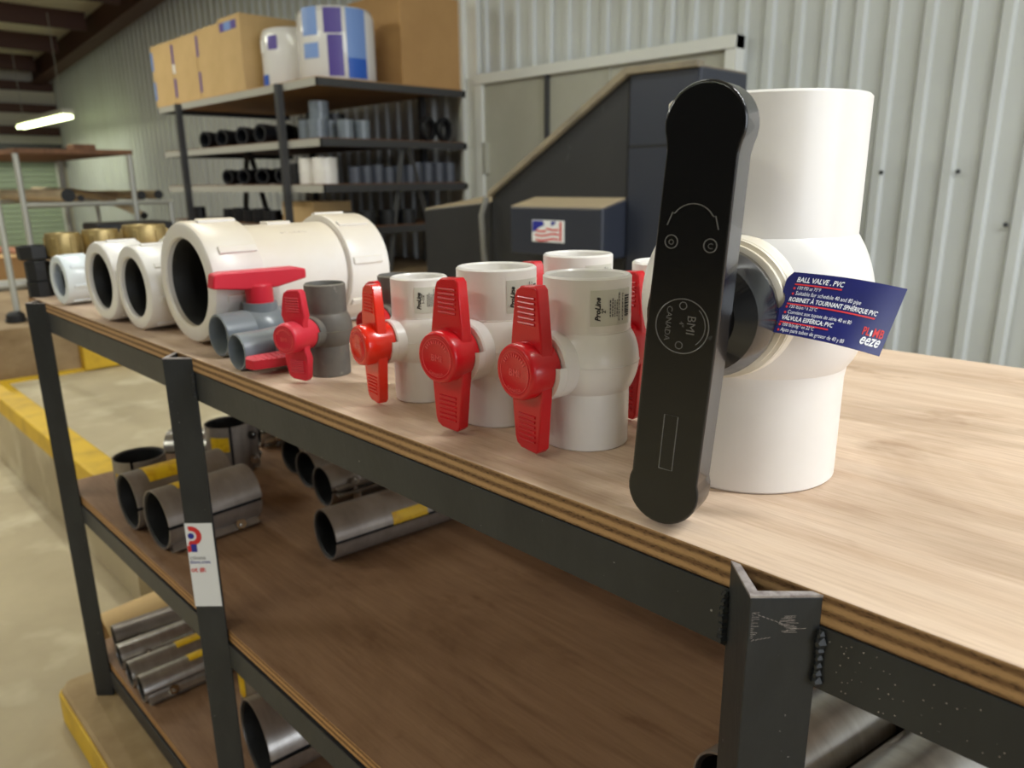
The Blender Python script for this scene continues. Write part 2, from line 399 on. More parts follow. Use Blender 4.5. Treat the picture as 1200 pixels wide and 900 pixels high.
# raised concrete platforms with yellow painted edges
pf = thing('concrete_platform', 'raised concrete platform with yellow painted edge behind the bench', 'platform', (-3.0, 0.55, FZ), kind='structure')
I = tr(3.0, -0.55, -FZ)
MB().box(-9.0, -2.0, 0.55, WY - 0.03, FZ, -0.595).build('slab', M_conc, pf, smooth=0, M=I)
MB().box(-9.0, -2.0, 0.545, 0.63, -0.66, -0.59).build('yellow_edge', M_yellow, pf, smooth=0, bevel=0.006, M=I)
p2 = thing('upper_platform', 'higher dirty concrete platform at the far left beyond the yellow line', 'platform', (-6.0, 0.6, -0.595), kind='structure')
I2 = tr(6.0, -0.6, 0.595)
MB().box(-9.0, -3.68, 0.60, 3.6, -0.595, -0.375).build('slab', M_concf, p2, smooth=0, M=I2)
MB().box(-3.685, -3.64, 0.60, 1.6, -0.595, -0.585).build('yellow_line', M_yellow, p2, smooth=0, M=I2)
MB().prism([(0.92, -0.586), (1.30, -0.586), (1.30, -0.40), (0.92, -0.475)], -3.68, -3.62, Matrix(((0, 0, 1, 0), (1, 0, 0, 0), (0, 1, 0, 0), (0, 0, 0, 1)))).build('yellow_kerb', M_yellow, p2, smooth=0, M=I2)

# ------------------------------------------------------------------ the steel workbench
BX0, BX1, BY0, BY1 = -1.655, 0.95, 0.343, 0.935
bench = thing('steel_workbench', 'long black angle-iron workbench with plywood top and two plywood shelves below', 'workbench', (-0.3, 0.64, FZ))
IB = tr(0.3, -0.64, -FZ)
def bpart(mb, name, m, **kw): return mb.build(name, m, bench, M=IB, **kw)
bpart(MB().box(BX0, BX1, BY0, BY1, -0.018, 0.0), 'top_board', M_ply, smooth=0, bevel=0.0012)
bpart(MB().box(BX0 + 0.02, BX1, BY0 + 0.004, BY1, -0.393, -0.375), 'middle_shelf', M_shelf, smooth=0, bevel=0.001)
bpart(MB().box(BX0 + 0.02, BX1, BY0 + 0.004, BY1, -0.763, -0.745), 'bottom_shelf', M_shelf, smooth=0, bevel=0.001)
for zt in (-0.0185, -0.3935, -0.7635):
    for y0, s in ((BY0, 1), (BY1, -1)):
        mb = MB().box(BX0 + 0.02, BX1, min(y0, y0 + s * 0.004), max(y0, y0 + s * 0.004), zt - 0.036, zt)
        mb.box(BX0 + 0.02, BX1, min(y0 + s * .004, y0 + s * 0.036), max(y0 + s * .004, y0 + s * 0.036), zt - 0.004, zt)
        bpart(mb, 'rail', M_steel, smooth=0, bevel=0.0008)
    for xx in (BX0 + 0.02, -0.155, 0.93):
        bpart(MB().box(xx - 0.002, xx + 0.002, BY0 + 0.004, BY1 - 0.004, zt - 0.040, zt - 0.005), 'cross_bar', M_steel, smooth=0)
posts = {}
for xx in (-1.563, -0.922, -0.155, 0.88):
    for front in (True, False):
        yc = 0.3172 if front else BY1 + 0.0265
        s = 1 if front else -1
        t4 = 0.0055
        # angle iron turned 45 degrees with its corner outward
        poly = [(0, 0), (0.0255, 0.0258), (0.0255 - t4 * .5, 0.0258 + t4 * .5), (0.0, t4 * 1.25), (-0.0255 + t4 * .5, 0.0258 + t4 * .5), (-0.0255, 0.0258)]
        poly = [(xx + a, yc + s * b) for a, b in poly]
        ztop = -0.001
        mb = MB().prism(poly, FZ + (.08 if xx < -1.5 and front else 0), ztop - 0.0012)
        po = bpart(mb, 'post', M_steel, smooth=0, bevel=0.0006)
        cap = MB().prism(poly, ztop - 0.0012, ztop).build('cut_end', M_bare, po, smooth=0)
        if front: posts[xx] = po
        if front and xx > -1.5:                 # weld beads where the rails meet the post
            for sx in (-1, 1):
                mb = MB()
                for k in range(7):
                    r = 0.0022 + random.random() * 0.0014
                    mb.add(*(lambda c: ([(c[0] + r * math.cos(a) * math.cos(b), c[1] + r * math.sin(b), c[2] + r * 1.3 * math.sin(a) * math.cos(b)) for b in (-1.2, 0, 1.2) for a in [2 * PI * q / 6 for q in range(6)]],
                        [(i * 6 + q, i * 6 + (q + 1) % 6, (i + 1) * 6 + (q + 1) % 6, (i + 1) * 6 + q) for i in range(2) for q in range(6)] + [(5, 4, 3, 2, 1, 0), (12, 13, 14, 15, 16, 17)]))((xx + sx * 0.0268, 0.3415, -0.022 - k * 0.0045)))
                mb.build('weld_bead', M_steel, po)

# pale scuffs where paint has worn off the near post and the rail beside it
rs = random.Random(11)
def fl_r(s_, z, off): k = 1 / 0.0363; return (-0.155 + 0.0255 * k * s_ + 0.0258 * k * off, 0.3172 + 0.0258 * k * s_ - 0.0255 * k * off, z)
mb = MB()
def dash(s0, s1, z0, z1, w):
    mb.add([fl_r(s0, z0 - w, .0003), fl_r(s1, z1 - w, .0003), fl_r(s1, z1 + w, .0003), fl_r(s0, z0 + w, .0003)], [(0, 1, 2, 3)])
for k in range(16):
    z = -.0125 - k * .0006; a = .018 + rs.uniform(-.003, .003); dash(a, a + rs.uniform(.003, .008), z, z + rs.uniform(-.0004, .0004), .00012)
for k in range(14):
    z = -.0105 - k * .0011; dash(.0012, .0012 + rs.uniform(.001, .004), z, z + rs.uniform(-.0004, .0004), .00012)
for k in range(7): dash(.002 + k * .0022, .0035 + k * .0022, -.0105 - k * .0009, -.0112 - k * .0009, .00018)
for k in range(5): dash(.002 + k * .002, .0035 + k * .002, -.0265 + k * .0004, -.0255 + k * .0003, .00015)
mb.build('paint_scuff', M_bare, posts[-0.155], smooth=0)
mb = MB()
for k in range(45):
    x = -.122 + abs(rs.gauss(0, .035)); z = -.022 - rs.random() * .030; r = rs.uniform(.00015, .00045)
    mb.add([(x + r * math.cos(q * PI / 3), .3426, z + r * math.sin(q * PI / 3)) for q in range(6)], [tuple(range(6))])
tag(mb.build('weld_spatter', M_bare, posts[-0.155], smooth=0), kind='stuff')

# lot sticker wrapped on the second post
st_m = MB(); ux, uy = 0.0255 / 0.0363, 0.0258 / 0.0363
nx, ny = uy, -ux
cxp, cyp = -0.922, 0.3172
def onflange(s, z, off=0.0006): return (cxp + ux * s + nx * off, cyp + uy * s + ny * off, z)
def onflangeL(s, z, off=0.0006): return (cxp - ux * s - nx * off, cyp + uy * s + ny * off, z)
st_m.add([onflange(-0.0003, -0.336), onflange(0.035, -0.336), onflange(0.035, -0.217), onflange(-0.0003, -0.217),
          onflange(-0.0003, -0.336, .0002), onflange(0.035, -0.336, .0002), onflange(0.035, -0.217, .0002), onflange(-0.0003, -0.217, .0002)],
         [(0, 1, 2, 3), (4, 7, 6, 5), (0, 4, 5, 1), (1, 5, 6, 2), (2, 6, 7, 3)])
st_m.add([onflangeL(0.0003, -0.336), onflangeL(0.030, -0.336), onflangeL(0.030, -0.217), onflangeL(0.0003, -0.217)], [(0, 1, 2, 3)])
stk = bpart(st_m, 'lot_sticker', M_sticker, smooth=0); tag(stk, 'white auction lot sticker with red and blue P logo')
def fl(s0, z0, off=0.0009): return lambda x, y: onflange(s0 + x, z0 + y, off)
mb = MB()                                         # red P bowl, cut by the post corner
ring = []
for k in range(19):
    a = -PI * 0.62 + PI * 1.2 * k / 18
    ring.append((a, 0.0135, 0.0070))
vs = []; 
for a, ro, ri in ring: vs += [onflange(max(0.0002, 0.0065 + ro * math.cos(a)), -0.2345 + ro * math.sin(a), .0009), onflange(max(0.0002, 0.0065 + ri * math.cos(a)), -0.2345 + ri * math.sin(a), .0009)]
mb.add(vs, [(2 * k, 2 * k + 2, 2 * k + 3, 2 * k + 1) for k in range(18)])
mb.add([onflange(0.0002, -0.2480, .0009), onflange(0.006, -0.2480, .0009), onflange(0.006, -0.256, .0009), onflange(0.0002, -0.258, .0009)], [(0, 1, 2, 3)])
mb.build('logo', M_redink, stk, smooth=0)
mb = MB(); mb.add([onflange(0.005, -0.246, .0011), onflange(0.0125, -0.246, .0011), onflange(0.0125, -0.257, .0011), onflange(0.005, -0.257, .0011)], [(0, 1, 2, 3)])
mb.add([onflange(0.0065 + .0042 * math.cos(2 * PI * k / 12), -0.2345 + .0042 * math.sin(2 * PI * k / 12), .0011) for k in range(12)], [tuple(range(12))])
mb.build('logo_blue', M_blueink, stk, smooth=0)
mb = MB(); lettering(mb, 'ctions', fl(0.0012, -0.268), 0.0085); mb.build('lettering', M_greyink, stk, smooth=0)
mb = MB(); lettering(mb, 'tions.com', fl(0.0012, -0.2735), 0.0066, weight=0.0001); mb.build('lettering', M_blueink, stk, smooth=0)
mb = MB(); lettering(mb, 'ot #:', fl(0.0008, -0.2855), 0.0098, weight=0.00025); mb.build('lettering', M_redink, stk, smooth=0)

# ------------------------------------------------------------------ ball valves
def bulge_profile(R, H, Rb, z0, z1, neck=1.0):
    """outer wall, ball housing and open sockets of a standing ball valve"""
    p = [(0, 0.16 * H), (0.70 * R, 0.16 * H), (0.70 * R, 0.17 * H), (0.87 * R, 0.17 * H), (0.88 * R, 0.002), (0.9 * R, 0), (R - 0.001, 0), (R, 0.001), (R * 1.005, z0 - 0.006)]
    n = 16
    for k in range(n + 1):
        u = k / n; a = PI * u
        p.append((R + (Rb - R) * math.sin(a) ** 0.75, z0 + (z1 - z0) * u))
    p += [(R * 1.012, z1 + 0.0005), (R * 1.0, z1 + 0.0008), (R * 1.0, H - 0.0015), (R - 0.0015, H), (R * 0.92, H), (R * 0.885, H - 0.0015), (R * 0.87, 0.80 * H), (0.74 * R, 0.79 * H), (0.74 * R, 0.70 * H), (0, 0.66 * H)]
    return p

def cyl_sticker(par, R, a0, a1, z0, z1, size_txt, M_paper=None):
    s = MB().patch(R, a0, a1, z0, z1, 0.00025, 14).build('label_sticker', M_paper or M_vlabel, par)
    W = R * (a1 - a0); Hh = z1 - z0; k = Hh / 0.025
    def f(s0, t0):                                  # text runs upwards, its tops to the left
        return lambda x, y: (lambda aa: ((R + 0.0005) * math.cos(aa), (R + 0.0005) * math.sin(aa), z0 + t0 + x))(a0 + (s0 - y) / R)
    mb = MB(); lettering(mb, 'ProLine', f(W * .20, Hh * .14), 0.0052 * k, weight=0.0002, shear=0.3); mb.build('lettering', M_ink, s, smooth=0)
    mb = MB(); lettering(mb, size_txt, f(W * .31, Hh * .36), 0.0040 * k, weight=0.00012); mb.build('lettering', M_ink, s, smooth=0)
    mb = MB()
    rn = random.Random(5)
    for st in (.40, .455, .51, .565, .62, .72):      # print too small to read: broken dashes
        zz = z0 + Hh * (.12 if st > .6 else .25)
        while zz < z0 + Hh * (.85 if st > .6 else .70):
            w = rn.uniform(.0006, .0022) * k
            mb.patch(R + .0004, a0 + (a1 - a0) * st, a0 + (a1 - a0) * (st + .026), zz, zz + w, .0002, 2); zz += w + .0006 * k
    mb.build('fine_print', M_greyink, s, smooth=0)
    mb = MB(); z = z0 + Hh * .22; rnd = random.Random(3)
    while z < z0 + Hh * .80:
        w = rnd.choice((.00035, .0006, .001)) * k
        mb.patch(R + 0.0004, a0 + (a1 - a0) * .80, a0 + (a1 - a0) * .95, z, z + w, 0.0002, 4); z += w + rnd.choice((.0004, .0007)) * k
    mb.build('barcode', M_ink, s, smooth=0)
    return s

def paddle_handle(par, m, zc, y_face, depth, rd, up, dn, wid, thick, nribs=6, angle=0.0, emblem=True, name='handle'):
    """T handle of a small valve: round hub with an embossed face, an upper and a lower paddle"""
    M = tr(0, 0, zc) @ rot('Y', angle)
    mb = MB()
    mb.lathe([(0, depth), (rd * .98, depth), (rd * 1.02, depth * .5), (rd, 0.004), (rd - 0.0012, 0.001), (rd - 0.003, 0.0), (rd - 0.0042, 0.0006), (0, 0.0006)], 36, tr(0, y_face, 0) @ rot('X', -PI / 2))
    hub = mb.v, mb.f
    yb0 = y_face + depth * 0.42; 
    def paddle(sgn, L):
        w0, w1 = wid * 0.46, wid * 0.5
        w0 = wid * .60; w1 = wid * .47 if sgn > 0 else wid * .50
        P = [(-rd * .84, rd * .2), (rd * .84, rd * .2), (rd * .80, rd * .9), (w0, rd * 1.35), (w1, L - 0.003), (w1 - 0.003, L), (-w1 + 0.007, L - 0.001), (-w1 + 0.002, L - 0.004), (-w1, L - 0.009), (-w0, rd * 1.35), (-rd * .80, rd * .9)]
        P = [(a, sgn * b) for a, b in P]
        return P
    for sgn, L in ((1, up), (-1, dn)):
        mb.prism(paddle(sgn, L), -(yb0 + thick), -yb0, rot('X', PI / 2))
    h = mb.build(name, m, par, smooth=40, M=M)
    bv = h.modifiers.new('soft', 'BEVEL'); bv.width = 0.0011; bv.segments = 2; bv.limit_method = 'ANGLE'; bv.angle_limit = 0.9
    hw = wid * 0.34; rk = wid / .029
    rib = MB().tube([(-hw, 0, 0), (hw, 0, 0)], 0.0012 * rk, 8).mesh('grip_rib', m)
    for sgn, L in ((1, up), (-1, dn)):
        for k in range(nribs):
            z = sgn * (L - 0.009 - k * (L - rd * 1.45 - .009) / nribs)
            o = bpy.data.objects.new('grip_rib', rib); C.objects.link(o); o.parent = h; o.location = (0.001, yb0 - 0.0001, z)
    if emblem:
        me = MB(); n = 40; r1 = rd * .74
        me.tube([(r1 * math.cos(2 * PI * k / n), y_face + .0004, r1 * math.sin(2 * PI * k / n)) for k in range(n + 1)], 0.00025, 5)
        def f(cx, cz): return lambda x, y: (cx + x, y_face + 0.0001, cz + y)
        s1 = rd * .36; w = twidth('BMI', s1); lettering(me, 'BMI', f(-w / 2, -s1 * .36), s1)
        def arc(txt, r, a_mid, size, flip=False):
            tot = sum(twidth(ch, size) + size * .12 if ch != ' ' else size * .3 for ch in txt); a = a_mid + (tot / 2) / r * (-1 if flip else 1)
            for ch in txt:
                wch = size * .3 if ch == ' ' else twidth(ch, size) + size * .12
                am = a - (wch / 2) / r * (-1 if flip else 1)
                if ch != ' ':
                    v, p = text2d(ch, size)
                    u = (math.cos(am), math.sin(am)); t_ = (u[1], -u[0])
                    if flip: me.add([(r * u[0] - (x - wch / 2) * t_[0] - y * u[0], y_face + 0.0001, r * u[1] - (x - wch / 2) * t_[1] - y * u[1]) for x, y in v], p)
                    else: me.add([(r * u[0] + (x - wch / 2) * t_[0] + y * u[0], y_face + 0.0001, r * u[1] + (x - wch / 2) * t_[1] + y * u[1]) for x, y in v], p)
                a -= wch / r * (-1 if flip else 1)
        arc('CANADA', rd * .70, -PI / 2, rd * .17, True)
        for q in range(11):                      # worn, unreadable upper line of raised marks
            a = PI / 2 + (q - 5) * .2
            me.box(-.0004, .0004, -.0003, .0003, rd * .54, rd * .66, tr(0, y_face + .0002, 0) @ rot('Y', PI / 2 - a))
        me.build('emblem', M_redglint, h, smooth=0)
    return h

def small_valve(name, label, x, y, stem_deg, R, H, mbody, mh, lab=None, lab_a=None, stand=0.072, hang=0.0, group='small ball valves on the bench', wid=None, up=None):
    t = thing(name, label, 'ball valve', (x, y, 0), math.radians(stem_deg + 90), group)      # stem points along local -Y
    k = H / 0.132; Rb = R * 1.21
    zc = 0.505 * H
    MB().lathe(bulge_profile(R, H, Rb, 0.335 * H, 0.685 * H), 56).build('body', mbody, t, smooth=28)
    # seam round the ball housing and stem collar with its stop lugs
    MB().lathe([(Rb - .001, -.0006), (Rb + .0005, 0), (Rb - .001, .0006)], 56, tr(0, 0, zc)).build('parting_line', mbody, t)
    rs = R * 0.74
    mb = MB().lathe([(rs * 1.02, -R * .55), (rs * 1.02, -Rb * 1.06), (rs * .97, -Rb * 1.10), (rs * .62, -Rb * 1.10), (rs * .62, -R * .55)], 32, tr(0, 0, zc) @ rot('X', -PI / 2) @ Matrix.Scale(1, 4))
    mb.lathe([(rs * .60, -R * .6), (rs * .60, -Rb * 1.3), (0, -Rb * 1.3)], 24, tr(0, 0, zc) @ rot('X', -PI / 2))
    col = mb.build('stem_collar', mbody, t)
    ml = MB().lathe([(rs * .98, -Rb * 1.08), (rs * 1.03, -Rb * 1.08), (rs * 1.03, -Rb * 1.27), (rs * .80, -Rb * 1.27), (rs * .80, -Rb * 1.08)], 20, tr(0, 0, zc) @ rot('X', -PI / 2), math.radians(-8), math.radians(75))
    ml.lathe([(rs * .98, -Rb * 1.08), (rs * 1.03, -Rb * 1.08), (rs * 1.03, -Rb * 1.27), (rs * .80, -Rb * 1.27), (rs * .80, -Rb * 1.08)], 20, tr(0, 0, zc) @ rot('X', -PI / 2), math.radians(172), math.radians(255))
    ml.build('stop_lug', mbody, t)
    paddle_handle(t, mh, zc, -stand, stand - Rb * 1.12, 0.0212 * k, up or H * .47, zc - 0.004, wid or 0.0265 * k, 0.011 * k, angle=hang)
    if lab:
        a0, a1 = lab_a; off = math.radians(stem_deg + 90)
        cyl_sticker(t, R, math.radians(a0) - off, math.radians(a1) - off, 0.735 * H, 0.935 * H, lab)
    return t
small_valve('ball_valve', 'white valve with red handle and barcode sticker, nearest the big valve', -0.3665, 0.4417, -95, 0.0337, 0.1318, M_pvc, M_red, '2"', (-46, 16), 0.0735)
small_valve('ball_valve', 'white valve with red handle and barcode sticker, second from the big valve', -0.4584, 0.4338, -84, 0.0337, 0.1318, M_pvc, M_red, '2"', (-30, 30), 0.0745, hang=0.03)
small_valve('ball_valve', 'smaller white valve with glossy orange-red handle beside the dusty grey valve', -0.5584, 0.4292, -98, 0.0265, 0.116, M_pvc, M_orange, '1-1/2"', (-48, 14), 0.066)
small_valve('ball_valve', 'white valve standing in the back row, between two red-handled front valves', -0.477, 0.5606, -100, 0.0337, 0.1318, M_pvc, M_red, '2"', (-38, 20), 0.0735)
small_valve('ball_valve', 'white valve in the back row, mostly hidden behind the big valve', -0.368, 0.557, -92, 0.0337, 0.1318, M_pvc, M_red, None, None, 0.0735)
small_valve('ball_valve', 'dark grey valve in the back row behind the orange-handled valve', -0.705, 0.511, -78, 0.0225, 0.0985, M_greydust, M_red, None, None, 0.056)
gv = small_valve('ball_valve', 'dusty dark grey upright valve with faded red handle', -0.7044, 0.4162, -72, 0.0216, 0.0985, M_greydust, M_pink, None, None, 0.066, wid=0.026, up=0.048)

# two grey valves lying on their sides in front of the large coupling
def lying_valve(label, x, y, yaw, L, R, handle_up, roll):
    t = thing('ball_valve', label, 'ball valve', (x, y, R * 1.05), yaw, 'small ball valves on the bench')
    M = rot('X', -PI / 2) # axis along local +Y from the near open end
    MB().lathe(bulge_profile(R, L, R * 1.05 if not handle_up else R * 1.2, 0.335 * L, 0.685 * L), 44, M).build('body', M_grey, t, smooth=28)
    par = t; A = rot('Y', roll)
    mb = MB().lathe([(R * .80, R * .5), (R * .80, R * 1.32), (R * .55, R * 1.32), (R * .55, R * 1.7), (0, R * 1.7)], 28, tr(0, L / 2, 0)); 
    o = mb.build('stem_collar', M_grey, t); o.matrix_local = A
    return t, A
t, A = lying_valve('grey valve lying down, red T handle standing up, against the large white coupling', -0.868, 0.366, math.radians(2), 0.115, 0.0255, True, 0.0)
mb = MB(); rr = 0.0255
mb.lathe([(0.0165, rr * 1.25), (0.0165, rr * 2.2), (0.0, rr * 2.2)], 24, tr(0, 0.0575, 0))
mb.lathe([(0.0165, rr * 1.25), (0.0, rr * 1.25)], 24, tr(0, 0.0575, 0))
bar = [(-0.058, 0.0), (-0.055, 0.0165), (-0.045, 0.0185), (0.045, 0.0185), (0.058, 0.0155), (0.058, 0.004), (0.02, -0.004), (-0.02, -0.004)]
mb.prism(bar, -0.011, 0.011, tr(0, 0.0575, rr * 2.15) @ rot('Z', math.radians(82)) @ rot('X', PI / 2))
h = mb.build('handle', M_pink, t, smooth=40); bv = h.modifiers.new('soft', 'BEVEL'); bv.width = 0.002; bv.segments = 2; bv.limit_method = 'ANGLE'; bv.angle_limit = 0.8
t, A = lying_valve('grey valve lying down with its red handle flat on the bench, in front of another', -0.788, 0.350, math.radians(2), 0.105, 0.0205, False, math.radians(88))
mb = MB()
mb.lathe([(0, 0.020), (0.013, 0.020), (0.013, 0.047), (0.0, 0.047)], 24, tr(0, 0.0525, 0) @ rot('Y', PI / 2))
mb.prism([(-0.012, -0.055), (-0.004, -0.060), (0.006, -0.056), (0.011, -0.02), (0.012, 0.02), (0.009, 0.048), (-0.010, 0.050), (-0.0125, 0.02), (-0.011, -0.02)], -0.006, 0.004, tr(0.038, 0.0525, -0.006) @ rot('X', math.radians(0)) @ rot('Y', math.radians(8)))
h = mb.build('handle', M_pink, t, smooth=40)
rib = MB().tube([(-.008, 0, 0), (.008, 0, 0)], .0009, 6).mesh('grip_rib', M_pink)
for k in range(6):
    o = bpy.data.objects.new('grip_rib', rib); C.objects.link(o); o.parent = h
    o.matrix_local = tr(0.038, 0.0525, -0.006) @ rot('Y', math.radians(8)) @ tr(0, -0.048 + k * .006, .0042)

# ------------------------------------------------------------------ the big ball valve
BVX, BVY = -0.2504, 0.4809
bv_ang = -78.0
big = thing('ball_valve', 'very large white ball valve with long black handle in the foreground', 'ball valve', (BVX, BVY, 0), math.radians(bv_ang + 90))
Rg, Hg = 0.0623, 0.2488
prof = [(0, 0.04), (0.045, 0.04), (0.054, 0.035), (0.0555, 0.0015), (0.057, 0), (Rg - .0015, 0), (Rg, 0.0015), (Rg * 1.003, 0.070), (Rg * 1.02, 0.078)]
for k in range(1, 15):
    u = k / 15; prof.append((Rg * 1.02 + 0.0125 * math.sin(PI * u) ** 0.8, 0.078 + 0.084 * u))
prof += [(Rg * 1.012, 0.1635), (Rg, 0.1645), (Rg * 1.004, Hg - .0015), (Rg - .0012, Hg), (0.0575, Hg), (0.0555, Hg - .002), (0.054, 0.20), (0.047, 0.198), (0.047, 0.18), (0, 0.17)]
MB().lathe(prof, 96).build('body', M_pvc, big, smooth=24)
zc = 0.123
B = tr(0, 0, zc) @ rot('X', PI / 2)          # local z of the lathe points along -Y
mb = MB().lathe([(0.050, 0.035), (0.0455, 0.060), (0.0435, 0.070), (0.0430, 0.0705), (0.0430, 0.0745), (0.0405, 0.075), (0.0405, 0.0785), (0.036, 0.080), (0, 0.080)], 48, B)
mb.build('stem_collar', M_cream, big, smooth=25)
HY = -0.136                                   # front face of the handle
hang = math.radians(4.0)
HM = tr(0, 0, zc) @ rot('Y', hang)
mb = MB()
mb.lathe([(0.0375, 0.082), (0.0385, 0.084), (0.0385, 0.092), (0.033, 0.106), (0.022, 0.113), (0, 0.113)], 40, rot('X', PI / 2))
mb.lathe([(0.0375, 0.082), (0, 0.082)], 40, rot('X', PI / 2))
hb = mb.build('handle_hub', M_black, big, smooth=30, M=HM)
MB().lathe([(0.020, 0.076), (0.020, 0.084), (0, 0.084)], 24, rot('X', PI / 2)).build('stem', M_cream, hb)
# paddle outline: shaft with slightly wider rounded ends
out = []
def arcpts(cx, cz, r, a0, a1, n): return [(cx + r * math.cos(math.radians(a0 + (a1 - a0) * k / n)), cz + r * math.sin(math.radians(a0 + (a1 - a0) * k / n))) for k in range(n + 1)]
out += arcpts(0, 0.1035, 0.0215, -22, 202, 20)
out += [(-0.0190, 0.090), (-0.0205, 0.0), (-0.0200, -0.090)]
out += arcpts(0, -0.0985, 0.0215, 158, 382, 20)
out += [(0.0200, -0.090), (0.0205, 0.0), (0.0190, 0.090)]
mb = MB().prism(out, -HY - 0.023, -HY, rot('X', PI / 2))
ph = mb.build('handle', M_black, big, smooth=40, M=HM)
bm_ = ph.modifiers.new('soft', 'BEVEL'); bm_.width = 0.0032; bm_.segments = 3; bm_.limit_method = 'ANGLE'; bm_.angle_limit = 0.9
yf = HY - 0.0001
M_embglint = mat('embossed plastic highlight', (104, 102, 100), 0.3)  # grey on the black moulding paints in its thin bright edges
def loop(mb, pts, r=0.00022): mb.tube([(x, yf, z) for x, z in pts], r, 6)
mb = MB()
loop(mb, arcpts(0.0005, -0.0005, 0.0150, 0, 360, 48), 0.0003)
loop(mb, arcpts(0.001, 0.0, 0.0125, -48, 50, 16))
def ft(cx, cz, a):
    ca, sa = math.cos(a), math.sin(a)
    return lambda x, y: (cx + x * ca - y * sa, yf - 0.0002, cz + x * sa + y * ca)
lettering(mb, 'BMI', ft(0.0033, 0.0062, -PI / 2), 0.0068)
lettering(mb, 'CANADA', ft(-0.0088, 0.0098, -PI / 2), 0.0046)
lettering(mb, '4"', ft(-0.0010, 0.0022, -PI / 2), 0.0036)
for cx_, cz_ in ((0.0, 0.0108), (0.0, -0.0112)): loop(mb, arcpts(cx_, cz_, 0.0020, 0, 360, 16))
mb.build('emblem', M_embglint, ph, smooth=0)
mb = MB()
loop(mb, arcpts(0.0, 0.052, 0.0125, 34, 146, 16), 0.0003)
for s in (-1, 1):
    loop(mb, [(s * 0.0104, 0.0588), (s * 0.0117, 0.0592), (s * 0.0140, 0.0525)], 0.0003)
    loop(mb, arcpts(s * 0.0107, 0.0440, 0.0035, 0, 360, 20), 0.0003)
lettering(mb, 'O', ft(-0.0124, 0.0424, 0), 0.0042); lettering(mb, 'C', ft(0.0093, 0.0424, 0), 0.0042)
mb.build('turn_arrow', M_embglint, ph, smooth=0)
mb = MB(); loop(mb, [(-0.0035, -0.085), (0.0045, -0.085), (0.0045, -0.052), (-0.0035, -0.052), (-0.0035, -0.085)], 0.0003)
mb.build('slot_mark', M_embglint, ph, smooth=0)

# navy hang tag at the stem of the big valve
TL, TR_, BR_, BL_ = Vector((-0.1972, 0.4185, 0.1475)), Vector((-0.1437, 0.4540, 0.1385)), Vector((-0.1477, 0.4340, 0.1025)), Vector((-0.1962, 0.4010, 0.1150))
tc_ = (TL + TR_ + BR_ + BL_) / 4
tagt = thing('hang_tag', 'navy blue printed card tag hanging at the stem of the big valve', 'tag', tuple(tc_))
nrm = (TR_ - TL).cross(TL - BL_).normalized()
if nrm.dot(Vector((0, 0, 0.2)) - tc_) < 0: nrm = -nrm
TW, TH = 0.072, 0.036
def tagpt(u, v, off=0.0):                       # u right 0..1, v down 0..1
    p = TL.lerp(TR_, u).lerp(BL_.lerp(BR_, u), v)
    return p - tc_ + nrm * (off + 0.004 * math.sin(PI * u) )
mb = MB(); NU, NV = 16, 8; vs = []
def clipu(u, v):                               # cut upper corner and hook notch at the left edge
    lo = 0.045 * max(0, 1 - v / 0.14) ** 1.5 + (0.035 * math.sqrt(max(0, 1 - ((v - .47) / .13) ** 2)) if abs(v - .47) < .13 else 0)
    return lo + (1 - lo) * u
NV = 24
for off in (0.00025, -0.00025):
    for j in range(NV + 1):
        for i in range(NU + 1): vs.append(tagpt(clipu(i / NU, j / NV), j / NV, off))
n1 = (NU + 1) * (NV + 1); fs = []
for j in range(NV):
    for i in range(NU):
        a = j * (NU + 1) + i
        fs += [(a, a + 1, a + NU + 2, a + NU + 1), (n1 + a, n1 + a + NU + 1, n1 + a + NU + 2, n1 + a + 1)]
bd = [i for i in range(NU + 1)] + [(j + 1) * (NU + 1) - 1 for j in range(1, NV + 1)] + [NV * (NU + 1) + i for i in range(NU - 1, -1, -1)] + [j * (NU + 1) for j in range(NV - 1, 0, -1)]
for k in range(len(bd)): fs.append((bd[k], bd[(k + 1) % len(bd)], n1 + bd[(k + 1) % len(bd)], n1 + bd[k]))
mb.add(vs, fs); mb.build('card', M_navy, tagt, smooth=30)
def tf(u0, v0): return lambda x, y: tagpt(u0 + x / TW, v0 - 1.18 * y / TH, 0.0005)
def tagtext(name, m, rows, **kw):
    mb = MB()
    for s, u, v, size, w in rows:
        if isinstance(size, str): size = .004 * float(size[1:]) * TW / twidth(s, .004, **kw)
        lettering(mb, s, tf(u, v), size, weight=w, **kw)
    return mb.build(name, m, tagt, smooth=0)
tagtext('lettering', M_whiteink, [('BALL VALVE . PVC', .085, .155, 'w0.39', .00006), ('ROBINET À TOURNANT SPHÉRIQUE PVC', .065, .475, 'w0.77', .00006), ('VÁLVULA ESFÉRICA: PVC', .05, .775, 'w0.45', .00006)], shear=0.15)
tagtext('lettering', M_whiteink, [('150 PSI at 73°F', .105, .275, 'w0.20', 0.), ('Suitable for schedule 40 and 80 pipe', .105, .365, 'w0.56', 0.),
     ('150 lb/po.² à 22°C', .085, .580, 'w0.24', 0.), ('Convient aux tuyaux de série 40 et 80', .085, .672, 'w0.56', 0.),
     ('150 lb/pulg.² en 22°C', .07, .875, 'w0.28', 0.), ('Apto para tubos de grosor de 40 y 80', .07, .962, 'w0.57', 0.)], shear=0.1)
mb = MB()
for u0, u1, v in ((.08, .47, .185), (.06, .83, .505), (.045, .47, .805)):
    n = 8; vs = [tagpt(u0 + (u1 - u0) * k / n, v + d_, 0.0005) for k in range(n + 1) for d_ in (0, .022)]
    mb.add(vs, [(2 * k, 2 * k + 2, 2 * k + 3, 2 * k + 1) for k in range(n)])
